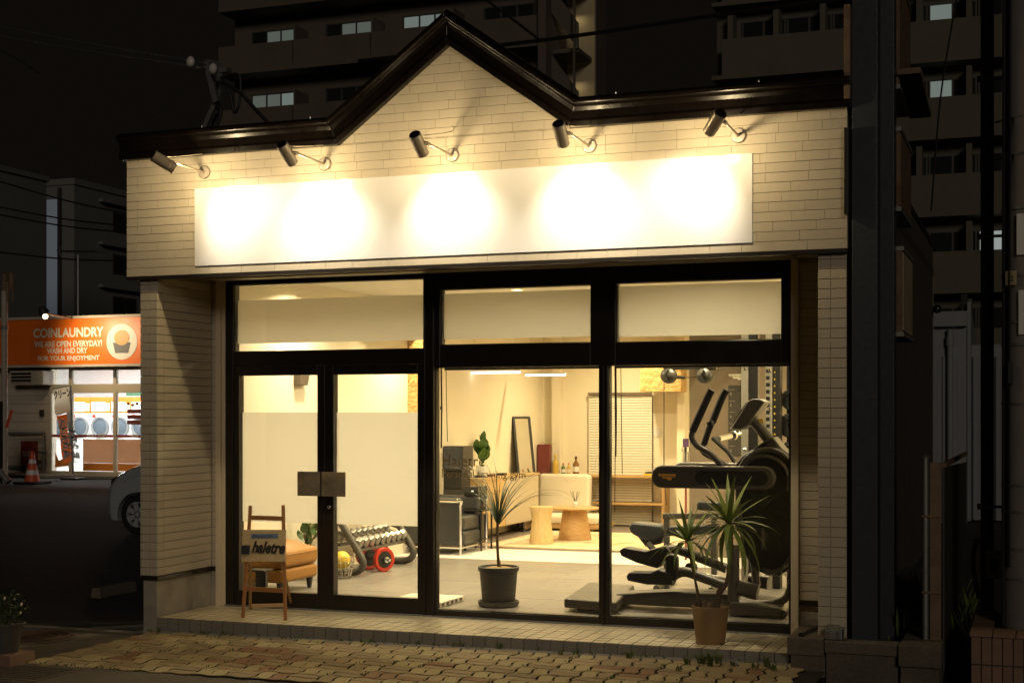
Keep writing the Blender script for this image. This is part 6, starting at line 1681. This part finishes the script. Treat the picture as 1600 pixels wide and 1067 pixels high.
MB().box(1.15, 1.35, -.12, -.0, 1.13, 1.27).build('door_mirror', m_car, ca, bevel=.03)
MB().box(2.06, 2.075, .008, .03, .32, 1.12).build('door_gap', m_black, ca)
cqx = P(153, 790, 8.3).x
ca.location = (cqx, 8.3, -.055)

# ------------------------------------------------------------------ apartment blocks in the distance
def win_far(par, x0, x1, z0, z1, y, lit=None, ndiv=2):
    f = MB().box(x0-.06, x1+.06, y-.06, y+.02, z0-.06, z0).box(x0-.06, x1+.06, y-.06, y+.02, z1, z1+.06).box(x0-.06, x0, y-.06, y+.02, z0, z1).box(x1, x1+.06, y-.06, y+.02, z0, z1)
    for k in range(1, ndiv): xm = x0+(x1-x0)*k/ndiv; f.box(xm-.035, xm+.035, y-.055, y+.02, z0, z1)
    f = f.build('window', m_winframe, par)
    for k in range(ndiv):
        mt = lit[k % len(lit)] if lit else m_windark
        MB().box(x0+(x1-x0)*k/ndiv+.036*(k > 0), x0+(x1-x0)*(k+1)/ndiv-.036*(k < ndiv-1), y-.02, y+.015, z0, z1).build('pane', mt or m_windark, f)
AY = 46.0
ap = thing('apartment_block', 'tall brown apartment block with long solid balconies and an open stair tower behind the gable', 'apartment building', (-20, AY, 0))
axl, axm, axr = P(341, 60, AY).x, P(838, 60, AY).x, P(896, 60, AY).x
fh = 2.86
zb = P(342, 119, AY).z                     # underside of one balcony
MB().box(axl+.02, axm, AY+1.4, AY+9, 0, 27).build('wall', m_recess, ap)
for k in range(-6, 4):
    z = zb + k*fh
    if z < 5: continue
    MB().box(axl, axm, AY, AY+1.4, z, z+.16).build('balcony_slab', m_apart, ap)
    MB().box(axl, axm, AY, AY+.12, z+.161, z+1.28).build('balcony', m_apart, ap)
    nbay = 4; bw_ = (axm-axl)/nbay
    for b in range(nbay):
        x = axl + b*bw_
        MB().box(x-.02, x+.02, AY-.012, AY-.001, z+.25, z+1.2).build('balcony_joint', m_darkgrey, ap)
        if b: MB().box(x-.04, x+.04, AY+.13, AY+1.38, z+.17, z+2.0).build('divider', m_apart, ap)
        lit = None
        if k == 0: lit = {0: [None, m_teal, m_teal], 1: [None, m_teal, m_teal], 2: [m_tealb, m_tealb, m_tealb]}.get(b)
        if k == -1: lit = {0: [m_teal, m_teal, m_tealb]}.get(b)
        win_far(ap, x+bw_*.26, x+bw_*.84, z+.3, z+2.15, AY+1.38, lit, 3)
# stair tower
MB().box(axm, axm+.35, AY+.2, AY+9, 0, 27).build('tower_wall', m_apart, ap)
m_stairwall = M('stair_wall', (.55, .45, .28), .9)
MB().box(axm+.35, axr, AY+3.0, AY+3.2, 0, 27).build('stair_back_wall', m_stairwall, ap)
for k in range(-5, 5):
    z = zb + k*fh
    if z < 6: continue
    xa, xb = axm+.36, axr-.10
    MB().prism([(xa, z+1.55), (xb, z-.05), (xb, z+1.05), (xa, z+2.65)], AY+.9, AY+1.05).build('stair_flight', m_apartgrey, ap)
    MB().box(xa, xb, AY+1.06, AY+2.9, z-.12, z+.05).build('landing', m_apartgrey, ap)
MB().box(axr-.09, axr, AY+.2, AY+.3, 0, 27).build('corner_post', m_apartgrey, ap)
lamp('stair_lamp', 'AREA', (axm+.9, AY+2.6, zb+fh*1.0+1.9), 1.3, (1.0, .85, .5), ap, (axm+.9, AY+3.0, zb+fh), shape='DISK', size=.3)
lamp('stair_lamp', 'AREA', (axm+.9, AY+2.6, zb+1.9), 1.3, (1.0, .85, .5), ap, (axm+.9, AY+3.0, zb), shape='DISK', size=.3)
lamp('stair_lamp', 'AREA', (axm+.9, AY+2.6, zb-fh+1.9), 1.3, (1.0, .85, .5), ap, (axm+.9, AY+3.0, zb-fh), shape='DISK', size=.3)
# right block
BY = 45.0
ab = thing('apartment_block', 'grey apartment block with scattered lit windows behind the steel column', 'apartment building', (4, BY, 0))
bxl, bxr = P(1112, 100, BY).x, P(1760, 100, BY).x
MB().box(bxl, bxr, BY+1.0, BY+10, 0, 30).build('wall', m_apartgrey, ab)
fb_ = P(1500, 390, BY).z
for k in range(-4, 6):
    z = fb_ + k*2.85 - 1.6
    if z < 0: continue
    MB().box(bxl, bxr, BY, BY+1.0, z, z+.16).build('balcony_slab', m_apartgrey, ab)
    MB().box(bxl+.4, bxr, BY, BY+.12, z+.161, z+1.55).build('balcony', m_apartgrey, ab)
    for b in range(8):
        x = bxl + .7 + b*(bxr-bxl-.7)/8
        MB().box(x-.10, x+.10, BY+.13, BY+.98, z+.17, z+2.65).build('divider', m_apartgrey, ab)
        lit = None
        pxm, pym = proj(x+1.0, BY, z+2.1)
        if k == 0 and 1480 < pxm < 1570: lit = [m_coolwin, m_tealb]
        if abs(pxm-1430) < 60 and (k in (2, 3)): lit = [m_tealb, None]
        win_far(ab, x+.35, x+1.95, z+1.35 if True else 0, z+2.35, BY+.98, lit, 2)
# distant left blocks
C1 = thing('far_block', 'plain dark windowless block at the far left above the laundry', 'apartment building', (-50, 54, 0))
MB().box(-75, -45.7, 36, 48.2, 0, 13.25).build('wall', m_apartcool, C1)
MB().box(-75.1, -45.6, 35.9, 48.3, 13.25, 13.5).build('parapet', m_apartcool, C1)
D1 = thing('far_block', 'three storey far block with dim stairwell strip and dark windows at left', 'apartment building', (-60, 80, 0))
dx = P(116, 300, 66).x
MB().box(dx-12, dx, 66, 104, 0, 16.5).build('wall', m_apartcool, D1)
MB().box(dx-12.1, dx+.1, 65.9, 104.1, 16.5, 16.9).build('parapet', m_apartcool, D1)
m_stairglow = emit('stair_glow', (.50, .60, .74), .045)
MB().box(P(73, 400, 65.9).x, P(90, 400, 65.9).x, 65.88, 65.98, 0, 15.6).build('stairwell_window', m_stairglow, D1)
MB().box(P(91, 400, 65.8).x, P(94, 400, 65.8).x, 65.7, 65.98, 0, 16.3).build('drain_pipe', m_winframe, D1)
for k in range(6):
    z = 16.9 - 2.9 - k*2.8
    for j in range(6):
        y = 70 + j*5.5
        f = MB().box(dx-.02, dx+.06, y, y+2.6, z, z+1.3).build('window', m_winframe, D1)
        MB().box(dx+.061, dx+.07, y+.1, y+1.25, z+.08, z+1.22).build('pane', m_windark, f); MB().box(dx+.061, dx+.07, y+1.35, y+2.5, z+.08, z+1.22).build('pane', m_windark, f)
    MB().box(dx, dx+.35, 68.5, 103, z+1.75, z+1.95).build('floor_band', m_apartcool, D1)
# ------------------------------------------------------------------ sheds behind the columns
SYb = RYB + .29
sxx = RXR + .13
sl2 = thing('wall_lamp', 'small dark wall lamp at the far corner of the corrugated side wall', 'lamp', P(1460, 483, SYb-.2))
q = P(1460, 483, SYb-.2); MB().ball((sxx+.06, q.y, q.z), .06, 10, 8).build('shade', m_blackgloss, sl2, smooth=True); MB().box(sxx-.01, sxx+.05, q.y-.02, q.y+.02, q.z-.02, q.z+.02).build('arm', m_black, sl2)
FY = 15.0
sh2 = thing('pale_shed', 'small pale corrugated shed with gutter and downpipe between the corrugated wall and the black pole', 'shed', P(1490, 720, FY))
a, b = P(1440, 800, FY), P(1511, 486, FY)
MB().box(a.x, b.x, FY, FY+3, -.05, P(1500, 512, FY).z).build('wall', m_corrpale, sh2)
rbm = MB().add([(0, 0, 0), (.02, -.025, 0), (.08, -.025, 0), (.10, 0, 0), (0, 0, 2.72), (.02, -.025, 2.72), (.08, -.025, 2.72), (.10, 0, 2.72)], [(0, 1, 5, 4), (1, 2, 6, 5), (2, 3, 7, 6)]).mesh('rib', m_corrpale)
x = a.x
while x < b.x - .1: piece('rib', rbm, sh2, (x, FY-.001, -.02)); x += .16
MB().box(P(1455, 500, FY-.1).x, P(1511, 500, FY-.1).x, FY-.14, FY-.03, P(1500, 510, FY-.1).z, P(1500, 486, FY-.1).z).build('gutter', m_corrpale, sh2, bevel=.01)
q = P(1484, 515, FY-.1); MB().tube([(q.x, FY-.08, q.z), (q.x, FY-.08, -.02)], .05, 10).lathe([(.065, 0), (.065, .15)], (q.x, FY-.08, P(1484, 541, FY).z), 12).build('downpipe', m_corrpale, sh2, smooth=True)
MB().prismx([(FY-.03, -.02), (FY+2.8, -.02), (FY+2.8, 2.9), (FY-.03, P(1512, 472, FY).z)], b.x+.005, b.x+.06).build('side_wall', m_corrpale, sh2)
rf_ = MB()
for k in range(5): 
    xx = b.x + .07 + k*.18; piece('rib', rbm, sh2, (xx, FY+.3, -.02))
MB().box(b.x+.06, b.x+.95, FY+.33, FY+.4, -.02, 2.9).build('side_panel', m_corrpale, sh2)
MB().box(P(1501, 480, FY).x, P(1511, 480, FY).x, FY+.1, FY+.3, P(1505, 486, FY).z, P(1505, 459, FY).z).build('vent_box', m_flash, sh2)

# ------------------------------------------------------------------ wires and the roof bracket
rb = thing('service_bracket', 'rusty steel service bracket with cables standing on the left of the shop roof', 'bracket', P(337, 205, .6))
ry = .6
def Rp(px, py, y=ry): return P(px, py, y)
MB().bar(Rp(323, 98), Rp(338, 160), .05, .03, (0, 1, 0)).build('leg', m_galv, rb)
MB().bar(Rp(346, 105, .75), Rp(336, 200, .75), .05, .03, (0, 1, 0)).build('leg', m_galv, rb)
MB().bar(Rp(335, 165), Rp(318, 203), .04, .03, (0, 1, 0)).build('leg', m_galv, rb)
MB().bar(Rp(321, 98), Rp(348, 104, .75), .05, .05, (0, 1, 0)).build('top_bar', m_galv, rb)
MB().box(Rp(345, 112).x, Rp(358, 112).x, ry-.04, ry+.04, Rp(345, 115).z, Rp(345, 108).z).build('clip', m_galv, rb)
for px, py in ((298, 97), (333, 108)): MB().ball(Rp(px, py, .5), .042, 12, 8, (.9, .7, 1.1)).build('insulator', m_porcelain, rb, smooth=True)
MB().tube(smoothpath([Rp(345, 122), Rp(370, 116), Rp(376, 130), Rp(373, 165), Rp(366, 176), Rp(360, 150), Rp(350, 130)], 5), .012, 6).tube(smoothpath([Rp(346, 128), Rp(375, 145), Rp(398, 170), Rp(420, 193)], 5), .016, 6).tube(smoothpath([Rp(337, 165), Rp(345, 172), Rp(343, 185), Rp(338, 200)], 5), .014, 6).build('cable', m_wire, rb, smooth=True)
def wire(pts, lab, r=.012, mt=None):
    o = MB().tube(smoothpath(pts, 8), r, 5).build('power_line', mt or m_wire, smooth=True)
    tag(o, lab, 'wire', 'overhead wires')
m_wirel = M('wire_pale', (.16, .18, .20), .45)
wire([Rp(320, 99, .55), P(150, 70, 6), P(0, 41, 14), P(-120, 12, 22)], 'upper of two pale service wires running to the insulators', .007, m_wirel)
wire([Rp(320, 106, .55), P(150, 82, 6), P(0, 56, 14), P(-120, 30, 22)], 'lower of two pale service wires running to the insulators', .007, m_wirel)
wire([P(-20, 66, 14), P(30, 95, 14), P(62, 115, 14)], 'short brown wire dropping at the upper left', .01)
wire([P(560, 96, 8), P(860, 62, 8), P(1110, 26, 8), P(1340, -4, 8)], 'long dark cable crossing the sky behind the gable', .028)
wire([P(745, -10, 9), P(800, 30, 9), P(842, 62, 9)], 'dark cable slanting down past the stair tower', .02)
wire([P(1496, -10, 6), P(1470, 150, 6), P(1455, 330, 6)], 'thin dark cable hanging in front of the grey block', .01)
for k, (a, b) in enumerate((((-20, 278), (230, 340)), ((-20, 320), (230, 356)), ((-20, 332), (230, 366)), ((-20, 392), (230, 408)))):
    lab = ['topmost of the dark wires above the laundry', 'second dark wire above the laundry, with the first of a close pair', 'third dark wire above the laundry, lower of a close pair', 'lowest dark wire above the laundry, just over the antenna'][k]
    wire([P(a[0], a[1], 34), P((a[0]+b[0])/2, (a[1]+b[1])/2+5, 34), P(b[0], b[1], 34)], lab, .03)
for k, py in enumerate((188, 246)):
    lab = ['upper of two short bright wires ending at the utility pole', 'lower of two short bright wires ending at the utility pole'][k]
    wire([P(1555, py+4, .5), P(1585, py-4, .3), P(1640, py-16, -.3)], lab, .007, m_wirel)
